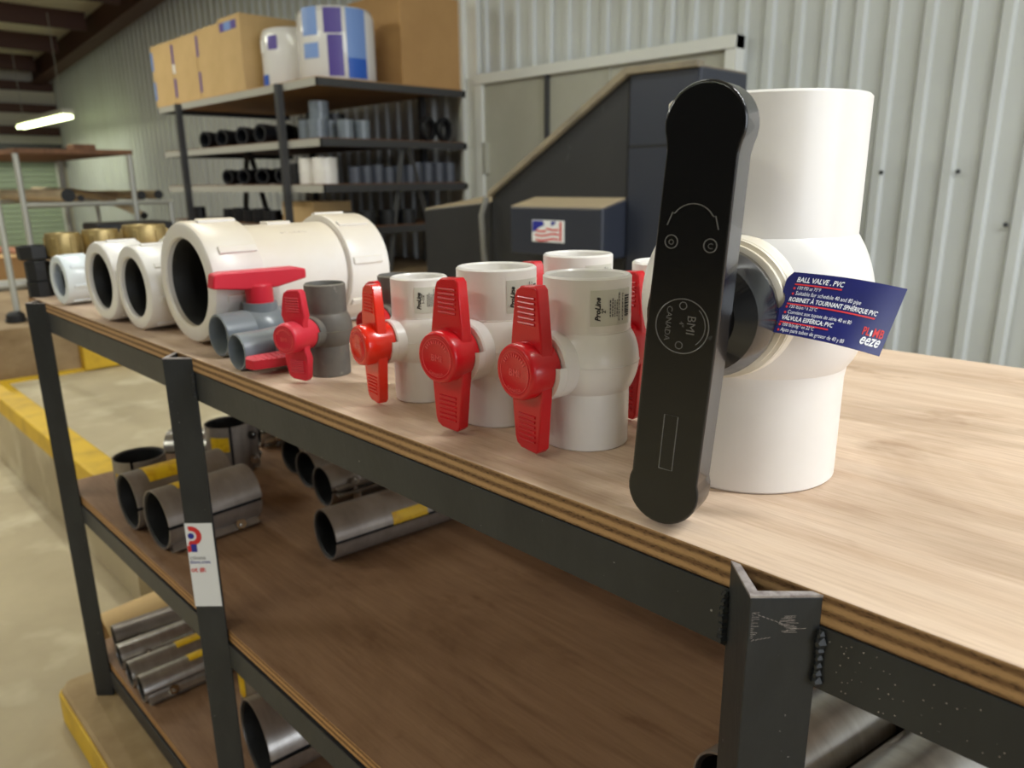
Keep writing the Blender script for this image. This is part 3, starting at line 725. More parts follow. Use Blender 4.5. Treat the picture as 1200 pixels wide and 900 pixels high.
for u, v in ((.085, .262), (.085, .350), (.066, .566), (.066, .658), (.052, .862), (.052, .948)):
    mb.add([tagpt(u + .010 * math.cos(k * PI / 4), v + .02 * math.sin(k * PI / 4), .0005) for k in range(8)], [tuple(range(8))])
mb.build('red_rule', M_redink, tagt, smooth=0)
tagtext('logo', M_redink, [('PL', .765, .765, 'w0.068', .0001), ('MB', .862, .765, 'w0.098', .0001)])
mb = MB(); mb.add([tagpt((.847) + .011 * math.cos(k * PI / 6) * (1 if math.sin(k * PI / 6) > 0 else .7), .725 + .05 * math.sin(k * PI / 6), .0006) for k in range(12)], [tuple(range(12))])
mb.build('logo_drop', M_whiteink, tagt, smooth=0)
tagtext('logo_script', M_whiteink, [('eeze', .765, .900, 'w0.19', .00012)], shear=0.35)
mb = MB(); q0 = tagpt(.03, .86, -.0006)
mb.tube([q0, q0 + Vector((-.004, -.002, .001)), q0 + Vector((-.012, -.001, .001)), q0 + Vector((-.018, .004, .0))], .0016, 8)
mb.build('tie', M_gasket, tagt)

# ------------------------------------------------------------------ white compression couplings
def coupling(name, label, x, y, R, L, nutL, bodyR, boreR, yaw=0.0, m=M_pvc, nribs=10, gasket=True, ribw=0.006):
    t = thing(name, label, 'coupling', (x, y, R * 1.0), yaw, 'white pvc compression couplings in a row')
    M = rot('X', -PI / 2)
    mb = MB().lathe([(bodyR * .8, nutL * .5), (bodyR, nutL * .5), (bodyR, L - nutL * .5), (bodyR * .8, L - nutL * .5), (bodyR * .8, nutL * .5)], 64, M)
    b = mb.build('body', m, t)
    for z0, d_ in ((0, 1), (L, -1)):
        c = R * .045
        pr = [(boreR, d_ * R * .12), (boreR, d_ * 0.002), (boreR + .002, 0), (R * .88, 0), (R * .93, d_ * c * .5), (R * .955, d_ * c * 1.6), (R * .965, d_ * nutL * .96), (R * .95, d_ * nutL), (bodyR * .98, d_ * nutL)]
        nut = MB().lathe(pr, 64, tr(0, z0, 0) @ M).build('nut', m, t, smooth=30)
        rib = MB().box(R * .94, R * 1.0, -ribw / 2, ribw / 2, nutL * .22, nutL * .95).mesh('grip_rib', m, 0, 0.0012)
        for k in range(nribs):
            o = bpy.data.objects.new('grip_rib', rib); C.objects.link(o); o.parent = nut
            o.matrix_local = tr(0, z0, 0) @ M @ rot('X', 0 if d_ > 0 else PI) @ rot('Z', 2 * PI * k / nribs + .2)
        if gasket:
            MB().lathe([(boreR * 1.0, d_ * R * .10), (boreR * .97, d_ * R * .13), (boreR * .95, d_ * R * .5)], 48, tr(0, z0, 0) @ M).build('gasket', M_gasket, nut)
    MB().lathe([(boreR * .94, L * .12), (boreR * .94, L * .6), (0, L * .6)], 40, M).build('dark_bore', M_gasket, t)
    return t
bc = coupling('pipe_coupling', 'largest white coupling, long dusty body with ribbed nuts, behind the grey valves', -0.966, 0.374, 0.0800, 0.268, 0.068, 0.0672, 0.0555, math.radians(3), M_pvc_dusty, 8, True, 0.010)
MB().box(-0.010, 0.010, 0.115, 0.150, 0.066, 0.0705).build('lug', M_pvc_dusty, bc, smooth=0, bevel=0.001)
mb = MB()
for q in range(6): mb.box(-.0016, .0016, .118 + q * .007, .1225 + q * .007, .0665, .0680, rot('Y', .55))
mb.build('embossing', M_pvc_dusty, bc, smooth=0)
coupling('pipe_coupling', 'medium white coupling with black bore, right of a matching one, beside the largest', -1.121, 0.360, 0.0615, 0.165, 0.058, 0.050, 0.0415, math.radians(3), M_pvc, 8, True, 0.008)
coupling('pipe_coupling', 'medium white coupling with black bore, next to the small bluish coupling', -1.236, 0.352, 0.0615, 0.165, 0.058, 0.050, 0.0415, math.radians(4), M_pvc, 8, True, 0.008)
coupling('pipe_coupling', 'small bluish white coupling at the left end of the bench', -1.470, 0.354, 0.0440, 0.125, 0.046, 0.036, 0.0285, math.radians(4), M_pvc_blue, 8, False, 0.006)

# brass caps and black fittings at the left end of the bench
def brass(label, x, y, R, H):
    t = thing('brass_coupling', label, 'brass fitting', (x, y, 0), 0, 'brass couplings at the left end of the bench')
    MB().lathe([(R * .6, H * .1), (R * .72, 0), (R * .78, 0), (R * .78, H * .42), (R * .84, H * .45), (R * .84, H * .62), (R * .7, H * .66), (R * .6, H * .6), (R * .6, H * .1)], 36).build('body', M_brass, t, smooth=30)
    n = MB().lathe([(R * .66, H * .64), (R * .95, H * .64), (R, H * .67), (R, H * .94), (R * .95, H), (R * .8, H), (R * .76, H * .93), (0, H * .90)], 36).build('swivel_nut', M_brass, t, smooth=30)
    lug = MB().box(R * .97, R * 1.06, -.005, .005, H * .68, H * .94).mesh('lug', M_brass, 0, 0.001)
    for k in range(6):
        o = bpy.data.objects.new('lug', lug); C.objects.link(o); o.parent = n; o.rotation_euler = (0, 0, k * PI / 3 + .3)
    return t
brass('brass coupling at the left, nearest the stacked black fittings', -1.605, 0.405, 0.030, 0.116)
brass('brass coupling in the middle of three behind the small white couplings', -1.590, 0.466, 0.032, 0.120)
brass('widest brass coupling, right of three behind the white couplings', -1.570, 0.540, 0.040, 0.126)
t = thing('black_fitting', 'stack of black ribbed pipe fittings on the left bench corner', 'fitting', (-1.632, 0.362, 0), 0.4)
MB().lathe([(.019, 0), (.022, 0), (.022, .028), (.019, .03), (.0215, .031), (.0215, .065), (.018, .066), (.018, .004)], 8).build('socket', M_gasket, t, smooth=0)
MB().lathe([(.020, .068), (.0285, .069), (.030, .073), (.030, .094), (.024, .094), (.02, .07)], 8).build('flange', M_gasket, t, smooth=0)

# ------------------------------------------------------------------ repair clamps on the lower shelves
def clamp(label, x, y, z, R, L, yaw=0.0, m=M_clamp, lab=None, upright=False, roll=0.0, bolts=2, group='pipe repair clamps on the bench shelves', bolt_a=-2.2, lugs=True):
    """rolled sheet band with a seam, a lug bar and bolts; axis along local +Y, or upright"""
    t = thing('repair_clamp', label, 'pipe clamp', (x, y, z + (0 if upright else R)), yaw, group)
    M = (Matrix.Identity(4) if upright else rot('X', -PI / 2)) @ rot('Z', roll)
    MB().lathe([(R - .002, 0), (R, 0), (R, L), (R - .002, L), (R - .002, 0)], 40, M, 0.06, 2 * PI - .06).build('band', m, t)
    MB().lathe([(R - .0022, .002), (R - .005, .004), (R - .005, L - .004), (R - .0022, L - .002)], 40, M).build('gasket', M_gasket, t)
    if lugs:
        Lm = M @ rot('Z', bolt_a)
        l = MB().box(R - .002, R + .012, -.004, .0, .006, L - .006, Lm).box(R - .002, R + .012, .008, .012, .006, L - .006, Lm).build('lug_bar', m, t, smooth=0)
        for k in range(bolts):
            zb = L * (k + .5) / bolts
            mb = MB().lathe([(0, -.016), (.0035, -.016), (.0035, .026), (0, .026)], 10, Lm @ tr(R + .006, 0, zb) @ rot('X', -PI / 2))
            mb.lathe([(0, -.012), (.0095, -.012), (.0095, -.004), (0, -.004)], 6, Lm @ tr(R + .006, 0, zb) @ rot('X', -PI / 2))
            mb.lathe([(0, .013), (.0095, .013), (.0095, .022), (0.0, .022)], 6, Lm @ tr(R + .006, 0, zb) @ rot('X', -PI / 2))
            mb.build('bolt', M_chrome, t)
    if lab:
        a0, a1, z0, z1 = lab
        s = MB().patch(R + .0002, a0, a1, z0, z1, .0006, 10, M if upright else rot('X', -PI / 2)).build('yellow_label', M_yellowlab, t)
    return t
S2, S3 = -0.375, -0.745
UP = -PI / 2                                     # angle of the top of a band lying along Y
clamp('grey clamp with yellow top label, open end at the shelf edge, left of its twin', -1.318, 0.365, S2, 0.050, 0.17, 0.02, lab=(UP - .3, UP + .75, .03, .12), bolt_a=2.35)
clamp('front grey clamp beside the tagged bench post, open end at the shelf edge', -1.206, 0.372, S2, 0.050, 0.16, 0.04, lab=(UP - .5, UP + .3, .035, .085), bolt_a=.85)
clamp('short clamp standing upright with yellow label at the left of the middle shelf', -1.445, 0.432, S2, 0.046, 0.085, -0.6, upright=True, lab=(-.80, .15, .022, .062), lugs=False)
clamp('shiny silver clamp band lying behind the upright labelled clamp', -1.585, 0.540, S2, 0.038, 0.10, -0.75, m=M_stain, lugs=False)
clamp('pale silver clamp leaning at the back of the middle shelf', -1.560, 0.720, S2, 0.040, 0.14, -0.2, m=M_stain, bolt_a=.5)
clamp('dark upright clamp with yellow label behind the two front clamps', -1.455, 0.610, S2, 0.044, 0.105, -.3, upright=True, lab=(-.95, -.1, .055, .085), bolt_a=1.2)
clamp('dark clamp lying in the shade, left of three beside the bright shelf patch', -1.346, 0.690, S2, 0.037, 0.15, .1, bolt_a=1.2)
clamp('dark clamp lying in the shade, middle one of three', -1.258, 0.672, S2, 0.037, 0.15, .05, bolt_a=1.2)
clamp('dark clamp lying in the shade, right of three, behind the long clamp', -1.158, 0.648, S2, 0.038, 0.17, -.05, bolt_a=-.1)
clamp('long dark clamp with yellow side label lying alone near the middle of the shelf', -0.978, 0.545, S2, 0.041, 0.26, -0.10, lab=(UP + 1.05, UP + 1.55, .10, .165), bolt_a=2.6, bolts=3)
clamp('stainless tube with black band under the right end of the bench, left one', -0.262, 0.520, S2, 0.040, 0.36, -0.2, m=M_stain, lugs=False)
clamp('stainless tube under the right end of the bench, right one of two', -0.165, 0.560, S2, 0.040, 0.34, -0.2, m=M_stain, lugs=False)
mb = MB().lathe([(.0400, .20), (.0418, .20), (.0418, .22), (.0400, .22)], 36, rot('X', -PI / 2))
for o in list(bpy.data.objects):
    if o.get('label', '').startswith('stainless tube with black band'): mb.build('black_band', M_gasket, o)
for k, (x, y, yaw, ll, yl, mm) in enumerate((
        (-1.585, 0.372, -.10, 'thin stainless clamp furthest left on the bottom shelf', None, M_clamp),
        (-1.505, 0.357, -.06, 'thin stainless clamp second from the left on the bottom shelf', None, M_stain),
        (-1.430, 0.351, -.04, 'thin stainless clamp with yellow label third from the left on the bottom shelf', (UP - .6, UP + .5, .09, .15), M_stain),
        (-1.368, 0.351, -.04, 'thin stainless clamp with bolts nearest the tagged post on the bottom shelf', (UP - .6, UP + .5, .09, .12), M_stain))):
    clamp(ll, x, y, S3, 0.026, 0.20, yaw, m=mm, lab=yl, bolt_a=.55 if x > -1.4 or x < -1.55 else 2.7, bolts=2)
clamp('upright clamp with yellow label on the bottom shelf right of the tagged post', -1.165, 0.505, S3, 0.045, 0.13, -.3, upright=True, lab=(-1.9, -1.0, .06, .10), lugs=False)
clamp('broad shiny clamp with yellow label low on the bottom shelf by the post', -1.035, 0.420, S3, 0.068, 0.16, -.1, m=M_stain, lab=(UP - .35, UP + .25, .06, .11), bolt_a=3.4)
t = thing('paper_roll', 'tan cardboard roll on the floor behind the bottom shelf', 'cardboard roll', (-1.80, 0.40, FZ), 0.1)
MB().pipe(0.06, 0.006, 0, 0.20, 28, tr(0, 0, 0.06) @ rot('X', -PI / 2)).build('wall', M_card, t)
t = thing('concrete_block', 'broken block with yellow painted side on the floor below the left post', 'block', (-1.43, 0.43, FZ), 0.0)
MB().prism([(-.225, .02), (-.238, -.140), (-.21, -.160), (.26, -.160), (.26, .13), (-.20, .10)], 0, .079).build('core', M_wooddark, t, smooth=0, bevel=.008)
MB().prism([(-.225, -.154), (-.205, -.165), (.26, -.165), (.26, -.159), (-.205, -.159)], .003, .074).build('yellow_side', M_yellow, t, smooth=0, bevel=.003)

# ------------------------------------------------------------------ the tall storage rack
RX0, RX1, RY0, RY1 = -6.50, -4.10, 2.47, 3.62
rack = thing('storage_rack', 'tall dark steel storage rack with plywood shelves against the corrugated wall', 'rack', (-5.3, 3.05, FZ))
IR = tr(5.3, -3.05, -FZ)
SH = (0.80, 0.462, 0.195, -0.070, -0.45)
for z in SH:
    s = MB().box(RX0 + .01, RX1 - .01, RY0 + .01, RY1, z - .014, z).build('shelf', M_carddark if z > .7 else M_deck, rack, smooth=0, M=IR)
    MB().box(RX0, RX1, RY0, RY0 + .008, z - .05, z - .006).build('front_angle', M_rack, s, smooth=0)
    MB().box(RX0, RX0 + .008, RY0, RY1, z - .05, z - .006).build('end_angle', M_rackdark, s, smooth=0)
    MB().box(RX1 - .008, RX1, RY0, RY1, z - .05, z - .006).build('end_angle', M_rackdark, s, smooth=0)
for xx in (-6.06, -4.51):
    for yy in (RY0 - .02, RY1 - .06):
        MB().box(xx - .02, xx + .02, yy - .02, yy + .02, FZ, 0.79).build('upright', M_rackdark, rack, smooth=0, M=IR)
def bar_(p, q, w=.022): return MB().tube([p, q], w, 4)
for p, q in (((-5.62, 2.75, .45), (-5.85, 2.75, -.45)), ((-5.58, 2.75, .45), (-5.20, 2.75, -.45)), ((-4.14, 3.10, .44), (-4.14, 2.93, -.45)), ((-4.14, 3.14, .44), (-4.14, 3.40, -.45))):
    bar_(p, q).build('brace', M_rackdark, rack, smooth=0, M=IR)

def carton(label, x0, x1, y0, y1, z, h, m=M_card, label_mat=None, tape=True, group='cardboard boxes on the top rack shelf', mark=None):
    t = thing('cardboard_box', label, 'box', ((x0 + x1) / 2, (y0 + y1) / 2, z), 0, group)
    w, d_ = (x1 - x0) / 2, (y1 - y0) / 2
    MB().box(-w, w, -d_, d_, 0, h).build('body', m, t, smooth=0, bevel=.006)
    if tape: MB().box(-.03, .03, -d_ - .002, d_ + .002, h - .003, h + .001).build('tape', M_tape, t, smooth=0)
    if mark:
        for a, b, c, e, mm in mark: MB().box(-w + a * 2 * w, -w + b * 2 * w, -d_ - .003, -d_ + .001, c * h, e * h).build('print', mm, t, smooth=0)
    return t
T1 = SH[0]
pr_side = [(.02, .09, .10, .40, M_purple), (.02, .09, .62, .92, M_purple)]
carton('cardboard box at the left end of the top rack shelf', -6.60, -6.20, 2.50, 2.95, T1, .455, mark=[(.02, .10, .12, .42, M_lblue), (.02, .10, .6, .9, M_lblue)])
carton('cardboard box second from the left on the top rack shelf', -6.195, -5.745, 2.50, 2.95, T1, .455, mark=pr_side + [(.02, .10, .48, .62, M_sticker)])
carton('cardboard box third from the left on the top rack shelf', -5.74, -5.345, 2.50, 2.95, T1, .46, mark=pr_side)
carton('cardboard box with purple logo panel beside the wrapped rolls', -5.34, -5.02, 2.49, 2.95, T1, .475, mark=[(.10, .30, .82, .93, M_purple), (.30, .62, .82, .93, M_lblue), (.62, .85, .82, .93, M_purple)], tape=False)
carton('big plain brown box at the right end of the top rack shelf', -4.72, -4.13, 3.12, 3.62, T1, .56, m=M_carddark, tape=False)

def roll_pack(label, x, y, r, h, z, prints):
    t = thing('roll_pack', label, 'roll pack', (x, y, z), 0, 'wrapped paper roll packs on the top rack shelf')
    MB().lathe([(0, 0), (r * .93, 0), (r, .02), (r, h - .05), (r * .93, h - .01), (r * .8, h), (0, h)], 36).build('wrapped_rolls', M_film, t, smooth=50)
    for a0, a1, z0, z1, m in prints: MB().patch(r + .001, math.radians(a0), math.radians(a1), z0 * h, z1 * h, .001, 8).build('print', m, t)
    return t
roll_pack('clear wrapped white roll pack with blue corner, left of the two packs', -4.80, 2.74, .20, .36, T1, [(-125, -85, .02, .22, M_blue), (-118, -92, .60, .80, M_sticker), (-80, -58, .62, .85, M_purple)])
roll_pack('taller white and blue striped roll pack next to the brown box', -4.37, 2.80, .235, .42, T1, [(-88, -60, .60, .97, M_lblue), (-88, -60, .30, .50, M_lblue), (-46, -24, .05, .60, M_purple), (-50, -24, .62, .95, M_purple), (-18, 14, .30, .96, M_lblue), (-18, 14, .03, .30, M_blue)])

# pipe fittings on the rack
def elbow(label, x, y, z, r, yaw, m=M_blackmatt, group='black fittings on the rack'):
    t = thing('pipe_elbow', label, 'pipe fitting', (x, y, z), yaw, group)
    k = r * 2.2
    pts = [(-k + k * math.cos(a), 0, r + k * math.sin(a)) for a in [i * PI / 2 / 8 for i in range(9)]]
    pts = [(p[0], 0, p[2]) for p in pts]
    MB().tube(pts, r, 18, None, True).build('bend', m, t, smooth=50)
    MB().pipe(r * 1.18, r * .2, 0, r * 1.1, 24).build('socket', m, t)
    MB().pipe(r * 1.18, r * .2, 0, r * 1.1, 24, tr(-k - r * .9, 0, r + k) @ rot('Y', PI / 2)).build('socket', m, t)
    return t
def tee(label, x, y, z, r, yaw, m=M_blackmatt, group='black fittings on the rack'):
    t = thing('pipe_tee', label, 'pipe fitting', (x, y, z + r), yaw, group)
    MB().pipe(r * .92, r * .2, -2.2 * r, 2.2 * r, 24, rot('X', PI / 2)).build('run', m, t)
    for s in (-1, 1): MB().pipe(r, r * .25, 1.3 * r, 2.3 * r, 24, rot('X', s * PI / 2)).build('socket', m, t)
    MB().pipe(r, r * .25, .6 * r, 1.9 * r, 24, rot('Y', PI / 2)).build('branch', m, t)
    return t
def sleeve(label, x, y, z, r, h, m=M_grey, group='grey couplings on the rack', lying=False, yaw=0):
    t = thing('pipe_sleeve', label, 'pipe fitting', (x, y, z + (r * 1.03 if lying else 0)), yaw, group)
    M = rot('X', -PI / 2) if lying else Matrix.Identity(4)
    MB().pipe(r, r * .16, 0, h, 24, M).build('barrel', m, t)
    MB().lathe([(r, h * .46), (r * 1.03, h * .47), (r * 1.03, h * .53), (r, h * .54)], 24, M).build('ridge', m, t)
    return t
z2, z3, z4 = SH[1], SH[2], SH[3]
tee('black pipe tee leftmost on the second rack shelf', -5.90, 2.68, z2, .062, .25)
tee('black pipe tee with open end facing out, second on the second rack shelf', -5.62, 2.68, z2, .062, .3)
tee('black pipe tee third from the left on the second rack shelf', -5.30, 2.68, z2, .062, .3)
tee('black pipe tee beside the front rack upright on the second shelf', -5.00, 2.68, z2, .064, .2)
sleeve('dark pipe sleeve right of the rack upright on the second shelf', -4.66, 2.74, z2, .08, .15, M_blackmatt, 'black fittings on the rack')
sleeve('tall dark pipe sleeve behind the grey cluster on the second rack shelf', -4.50, 2.82, z2, .075, .17, M_blackmatt, 'black fittings on the rack')
for k, (x, y) in enumerate(((-4.42, 2.58), (-4.30, 2.58), (-4.36, 2.70))):
    sleeve(('silver grey sleeve left at the base of the stack on the second rack shelf', 'silver grey sleeve right at the base of the stack on the second rack shelf', 'silver grey sleeve behind the base of the stack on the second rack shelf')[k], x, y, z2, .058, .115)
sleeve('silver grey sleeve stacked on top of the others on the second rack shelf', -4.35, 2.625, z2 + .115, .06, .11)
sleeve('grey sleeve near the right end corner of the second rack shelf', -4.18, 2.70, z2, .05, .11)
sleeve('grey sleeve just behind the corner sleeve on the second rack shelf', -4.18, 2.82, z2, .05, .11)
for k, (y, l) in enumerate(((3.36, 'black coil ring on the second rack shelf, nearer one'), (3.50, 'black coil ring on the second rack shelf, nearer the wall trim'))):
    t = thing('coil_ring', l, 'ring', (-4.20, y, z2 + .082), .35, 'black coil rings on the rack')
    MB().lathe([(.055, -.02), (.078, -.02), (.082, -.014), (.082, .014), (.078, .02), (.055, .02), (.052, 0), (.055, -.02)], 32, rot('Y', PI / 2)).build('coil', M_blackmatt, t)
    for q in range(3): MB().box(.050, .084, -.006, .006, -.023, .023, rot('Y', PI / 2) @ rot('Z', q * 2.1)).build('tie', M_gasket, t, smooth=0)
for k, (x, l) in enumerate(((-5.62, 'leftmost dark fitting'), (-5.38, 'second dark fitting'), (-5.12, 'third dark fitting'), (-4.86, 'fourth dark fitting'))):
    tee(l + ' from the left on the third rack shelf', x, 2.68, z3, .055, .3 + .1 * k)
sleeve('dark sleeve right of the upright on the third rack shelf', -4.60, 2.60, z3, .06, .13, M_blackmatt, 'black fittings on the rack')
for k, (x, l) in enumerate(((-4.42, 'white plastic sleeve left of its twin on the third rack shelf'), (-4.25, 'white plastic sleeve right of its twin on the third rack shelf'))):
    sleeve(l, x, 2.58, z3, .075, .155, M_pvc, 'white sleeves on the rack')
nth = ('first', 'second', 'third', 'fourth', 'fifth', 'sixth', 'seventh', 'eighth', 'ninth', 'tenth', 'eleventh', 'twelfth')
for k in range(6):
    sleeve('grey sleeve at the end of the third rack shelf, %s from the front corner' % nth[k], -4.17, 2.74 + k * .085, z3, .040, .10 + .006 * (k % 3), M_greydark)
for k in range(4):
    sleeve('grey sleeve by the wall on the third rack shelf, %s from the wall' % nth[3 - k], -4.17, 3.22 + k * .095, z3, .044, .13, M_greydark)
for k in range(5):
    sleeve('black fitting on the fourth rack shelf, %s from the left' % nth[k], -5.66 + k * .16, 2.60, z4, .062, .09 + .01 * (k % 2), M_blackmatt, 'black fittings on the rack')
sleeve('single black fitting at the far left of the fourth rack shelf', -6.15, 2.56, z4, .045, .10, M_blackmatt, 'black fittings on the rack')
carton('brown box on the fourth rack shelf beside black fittings', -4.80, -4.40, 2.56, 2.85, z4, .155, group='boxes on the lower rack shelf', tape=True)
for k in range(4):
    sleeve('black fitting at the right end of the fourth rack shelf, %s from the front' % nth[k], -4.19, 2.66 + k * .16, z4, .062, .095, M_blackmatt, 'black fittings on the rack')

# ------------------------------------------------------------------ the black machine
mc = thing('machine_cabinet', 'big black steel machine with sloped side and dusty top before the wall', 'machine', (-2.0, 2.85, FZ))
IM = tr(2.0, -2.85, -FZ)
XZ = rot('X', PI / 2)
MB().prism([(-2.58, FZ), (-1.80, FZ), (-1.80, .58), (-2.56, .14)], -2.72, -2.40, XZ).build('sloped_side', M_mach, mc, smooth=0, bevel=.008, M=IM)
MB().prism([(-1.80, FZ), (-1.50, FZ), (-1.50, .577), (-1.80, .58)], -2.72, -2.395, XZ).build('body', M_mach2, mc, smooth=0, bevel=.01, M=IM)
MB().box(-1.80, -1.50, 2.393, 2.396, .314, .322).build('panel_gap', M_gasket, mc, smooth=0, M=IM)
sb = MB(); sb.add([(-3.07, 2.41, FZ), (-2.57, 2.41, FZ), (-2.57, 2.9, FZ), (-3.07, 2.9, FZ), (-3.07, 2.41, .070), (-2.57, 2.41, .112), (-2.57, 2.9, .172), (-3.07, 2.9, .130)], [(0, 3, 2, 1), (4, 5, 6, 7), (0, 1, 5, 4), (1, 2, 6, 5), (2, 3, 7, 6), (3, 0, 4, 7)])
sb.build('side_box', M_mach, mc, smooth=0, bevel=.010, M=IM)
MB().prism([(-2.56, .155), (-2.56, .130), (-1.80, .570), (-1.50, .567), (-1.50, .590), (-1.81, .597)], -2.42, -2.375, XZ).build('edge_flange', M_dusty, mc, smooth=0, bevel=.004, M=IM)
YZ = Matrix(((0, 0, 1, 0), (1, 0, 0, 0), (0, 1, 0, 0), (0, 0, 0, 1)))
cb = MB().prism([(2.25, -.098), (2.405, -.098), (2.405, .134), (2.25, .100)], -2.29, -1.80, YZ).build('control_box', M_mach2, mc, smooth=0, bevel=.010, M=IM)
MB().tube([(-2.57, 2.38, .13), (-2.585, 2.36, .05), (-2.575, 2.36, -.1), (-2.56, 2.37, -.3)], .014, 8).build('cable', M_cable, mc, M=IM)
fgl = MB().box(-2.158, -1.985, 2.2465, 2.2495, -.040, .046).build('flag_decal', M_sticker, cb, smooth=0, bevel=.001)
# decal printing: sub-parts of the box, flat print just proud of the decal
def fx(u, v): return (-2.158 + .173 * u, 2.2455, .046 - .086 * v)
mb = MB(); vs = [fx(*q) for q in ((.02, .03), (.36, .03), (.40, .22), (.22, .34), (.10, .52), (.02, .55))]; mb.add(vs, [tuple(range(6))])
mb.add([fx(*q) for q in ((.60, .05), (.76, .03), (.72, .16), (.62, .26))], [(0, 1, 2, 3)]); mb.build('flag_canton', M_blueink, cb, smooth=0)
mb = MB()
for v0, u0, u1, amp in ((.42, .14, .46, .05), (.62, .10, .84, .055), (.84, .12, .84, .05), (.34, .46, .84, -.05)):
    n = 12; vs = []
    for k in range(n + 1):
        u = u0 + (u1 - u0) * k / n; v = v0 + amp * math.sin(2 * PI * (u - .1) / .8)
        vs += [fx(u, v), fx(u, v + .085)]
    mb.add(vs, [(2 * k, 2 * k + 2, 2 * k + 3, 2 * k + 1) for k in range(n)])
mb.add([fx(*q) for q in ((.87, .06), (.93, .06), (.93, .92), (.87, .92))], [(0, 1, 2, 3)])
mb.build('flag_stripe', M_redink, cb, smooth=0)

# ------------------------------------------------------------------ pipe rack and pipes at the left
UPZ = -0.375
pr = thing('pipe_rack', 'grey tube rack with dark wooden deck at the far left', 'rack', (-5.5, 1.37, UPZ))
IP = tr(5.5, -1.37, -UPZ)
for k in range(4):
    MB().box(-6.6, -4.86, 1.06 + k * .152, 1.06 + k * .152 + .15, .375, .40).build('plank', M_deck, pr, smooth=0, M=IP)
for xx in (-4.88, -6.3):
    for yy in (1.07, 1.65): MB().cyl(.016, UPZ, .375, 12, tr(xx, yy, 0)).build('leg', M_post, pr, M=IP)
    MB().cyl(.014, UPZ, .10, 10, tr(xx, 1.855, 0)).build('leg', M_post, pr, M=IP)
    MB().tube([(xx, 1.07, .10), (xx, 1.87, .10)], .014, 8).build('cross_tube', M_post, pr, M=IP)
t = thing('tool_case', 'black plastic case on the ground behind the brass couplings', 'case', (-4.66, 1.52, UPZ), 0)
MB().box(-.14, .14, -.19, .19, 0, .31).build('body', M_blackmatt, t, smooth=0, bevel=.012)
MB().box(-.145, .145, -.20, .20, .315, .375).build('lid', M_blackmatt, t, smooth=0, bevel=.012)
MB().box(.142, .156, -.03, .03, .27, .35).build('latch', M_rack, t, smooth=0, bevel=.003)
carton('small brown wood-coloured box on the pipe rack deck', -5.16, -5.02, 1.40, 1.52, .40, .035, m=M_deck, group='boxes on the ground', tape=True)
t = thing('steel_post', 'slender grey tube post at the left edge of the picture', 'post', (-3.915, 0.76, UPZ))
MB().cyl(.0135, 0, 0.80, 12).build('tube', M_post, t)
MB().cyl(.032, 0, .008, 16).build('foot', M_post, t)
t = thing('rubber_plug', 'round black rubber cap on the ground left of the bench post', 'rubber cap', (-3.86, 0.74, UPZ), 0)
MB().lathe([(0, 0), (.034, 0), (.038, .01), (.036, .034), (.022, .046), (0, .048)], 20).build('dome', M_gasket, t)
MB().lathe([(.036, .006), (.043, .006), (.043, .014), (.036, .016)], 20).build('rim', M_gasket, t)
def pipe_(label, pts, r, m=M_tan):
    t = thing('plastic_pipe', label, 'pipe', pts[0], 0, 'tan pipes lying on the pipe rack')
    o = Vector(pts[0]); q = [Vector(p) - o for p in pts]
    MB().tube(q, r, 16, None, False).build('wall', m, t, smooth=50)
    d_ = (q[-1] - q[-2]).normalized()
    MB().tube([q[-1] - d_ * .2, q[-1] - d_ * .001], r * .86, 16, None, False).build('dark_bore', M_gasket, t, smooth=50)
    MB().tube([q[-1] - d_ * .004, q[-1]], r * 1.05, 16).build('opening_shade', M_gasket, t, smooth=50)  # black disc stands for the shade inside the open end
    return t
pipe_('thick tan pipe with black open end above the brass couplings', [(-7.4, 1.315, .148), (-4.95, 1.315, .148)], .036)
pipe_('thin tan pipe end just under the thick pipe', [(-7.0, 1.378, .132), (-4.95, 1.378, .132)], .018)
pipe_('tan pipe on the pipe rack with open end left of the furthest one', [(-7.4, 1.717, .140), (-4.95, 1.717, .140)], .026)
pipe_('tan pipe on the pipe rack with its open end furthest right', [(-7.4, 1.818, .143), (-4.95, 1.818, .143)], .026)
pipe_('bent tan pipe drooping down from the pipe rack', [(-7.0, 1.62, .175), (-5.9, 1.60, .165), (-5.5, 1.62, .14), (-5.15, 1.68, .07), (-4.95, 1.715, .018)], .022)
t = thing('copper_pipe', 'pinkish copper pipe lying low at the left edge', 'pipe', (-5.4, .55, -.13), 0)
MB().tube([(0, 0, .02), (0, .3, .0), (0, .62, -.06)], .020, 12).build('wall', M_copper, t)
MB().tube([(0, .60, -.0565), (0, .625, -.0612)], .024, 12).build('ferrule', M_copper, t)
carton('brown box standing on the ground at the far left edge', -5.75, -5.45, .85, 1.16, UPZ, .16, group='boxes on the ground', m=M_carddark)
t = thing('plastic_pipe', 'white pipe lying on the ground before the brown box', 'pipe', (-5.1, .75, UPZ + .03), 0, 'tan pipes lying on the pipe rack')
MB().pipe(.03, .004, 0, .55, 20, rot('X', -PI / 2)).build('wall', M_post, t)
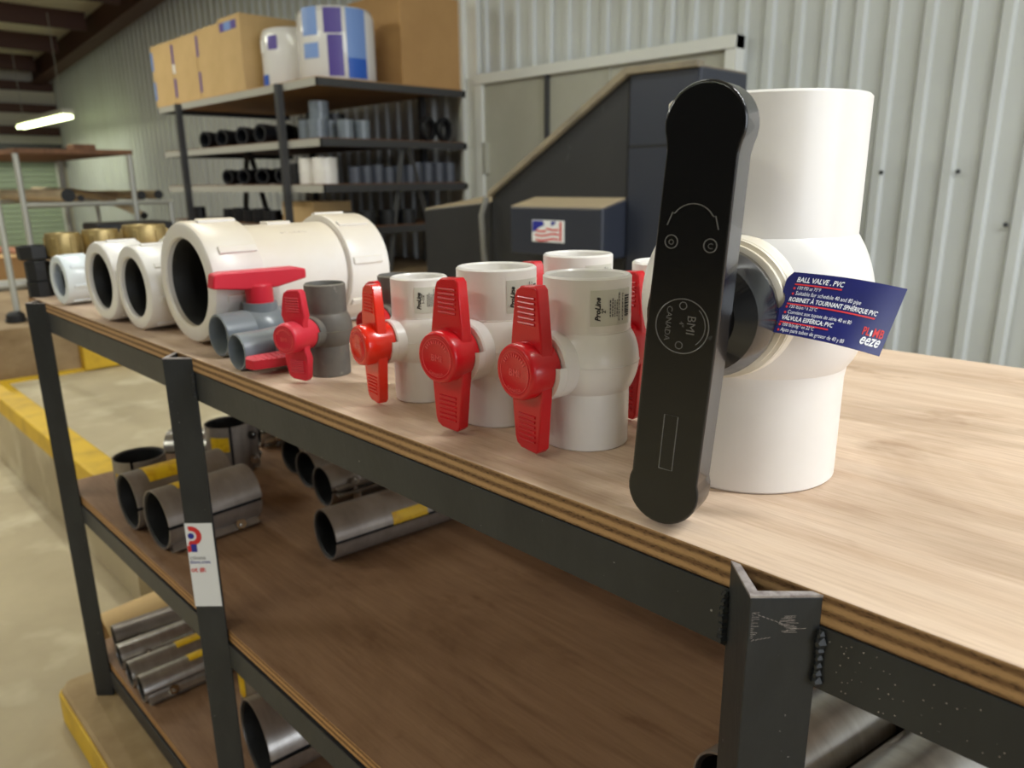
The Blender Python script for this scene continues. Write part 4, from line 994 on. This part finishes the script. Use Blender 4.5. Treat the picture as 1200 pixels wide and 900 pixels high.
MB().pipe(.033, .004, .49, .56, 20, rot('X', -PI / 2)).build('socket', M_post, t)

# fluorescent lamp hanging at the far left
def lamp(name, label, loc, L, rz, power, hang, tint=(1.0, 0.98, 0.86)):
    t = thing(name, label, 'lamp', loc, rz, 'fluorescent lamps under the roof')
    MB().box(-L / 2, L / 2, -.07, .07, .03, .09).build('housing', M_housing, t, smooth=0, bevel=.01)
    for s in (-1, 1):
        MB().tube([(-L / 2 + .03, s * .035, 0), (L / 2 - .03, s * .035, 0)], .019, 12).build('tube', M_tube, t)
        MB().tube([(s * L * .4, 0, .09), (s * L * .4, 0, hang)], .004, 6).build('hanger', M_rack, t)
    d_ = bpy.data.lights.new('lamp_light', 'AREA'); d_.shape = 'RECTANGLE'; d_.size = L; d_.size_y = .14; d_.energy = power; d_.color = tint
    o = bpy.data.objects.new('lamp_light', d_); C.objects.link(o); o.parent = t; o.location = (0, 0, -.03)
    return t
lamp('fluorescent_lamp', 'lit fluorescent tube lamp at the far left under the roof', (-11.6, 2.92, 1.0), 2.3, 0, 20, roofz(-11.6) - 1.0, (1.0, 1.0, 0.84))
lamp('fluorescent_lamp', 'fluorescent tube lamp hanging above the tall storage rack aisle', (-6.6, 0.6, 2.1), 2.3, 0, 80, roofz(-6.6) - 2.1, (1, .99, .90))
lamp('fluorescent_lamp', 'fluorescent tube lamp hanging over the bench', (-2.2, 0.9, 2.3), 2.3, 0, 30, roofz(-2.2) - 2.3, (.98, .99, 1))
lamp('fluorescent_lamp', 'fluorescent tube lamp hanging over the right end of the bench', (1.6, 1.5, 2.3), 2.3, .46, 120, roofz(1.6) - 2.3, (.96, .985, 1))
lamp('fluorescent_lamp', 'fluorescent tube lamp over the open floor left of the photographer', (-4.6, -2.4, 2.2), 2.3, 0, 110, roofz(-4.6) - 2.2, (1, 1, .97))
lamp('fluorescent_lamp', 'unseen fluorescent fill lamp added behind the photographer', (-0.6, -2.6, 2.3), 2.3, 0, 36, roofz(-.6) - 2.3, (1, 1, .98))  # unseen fill lamp, added to brighten faces towards the camera
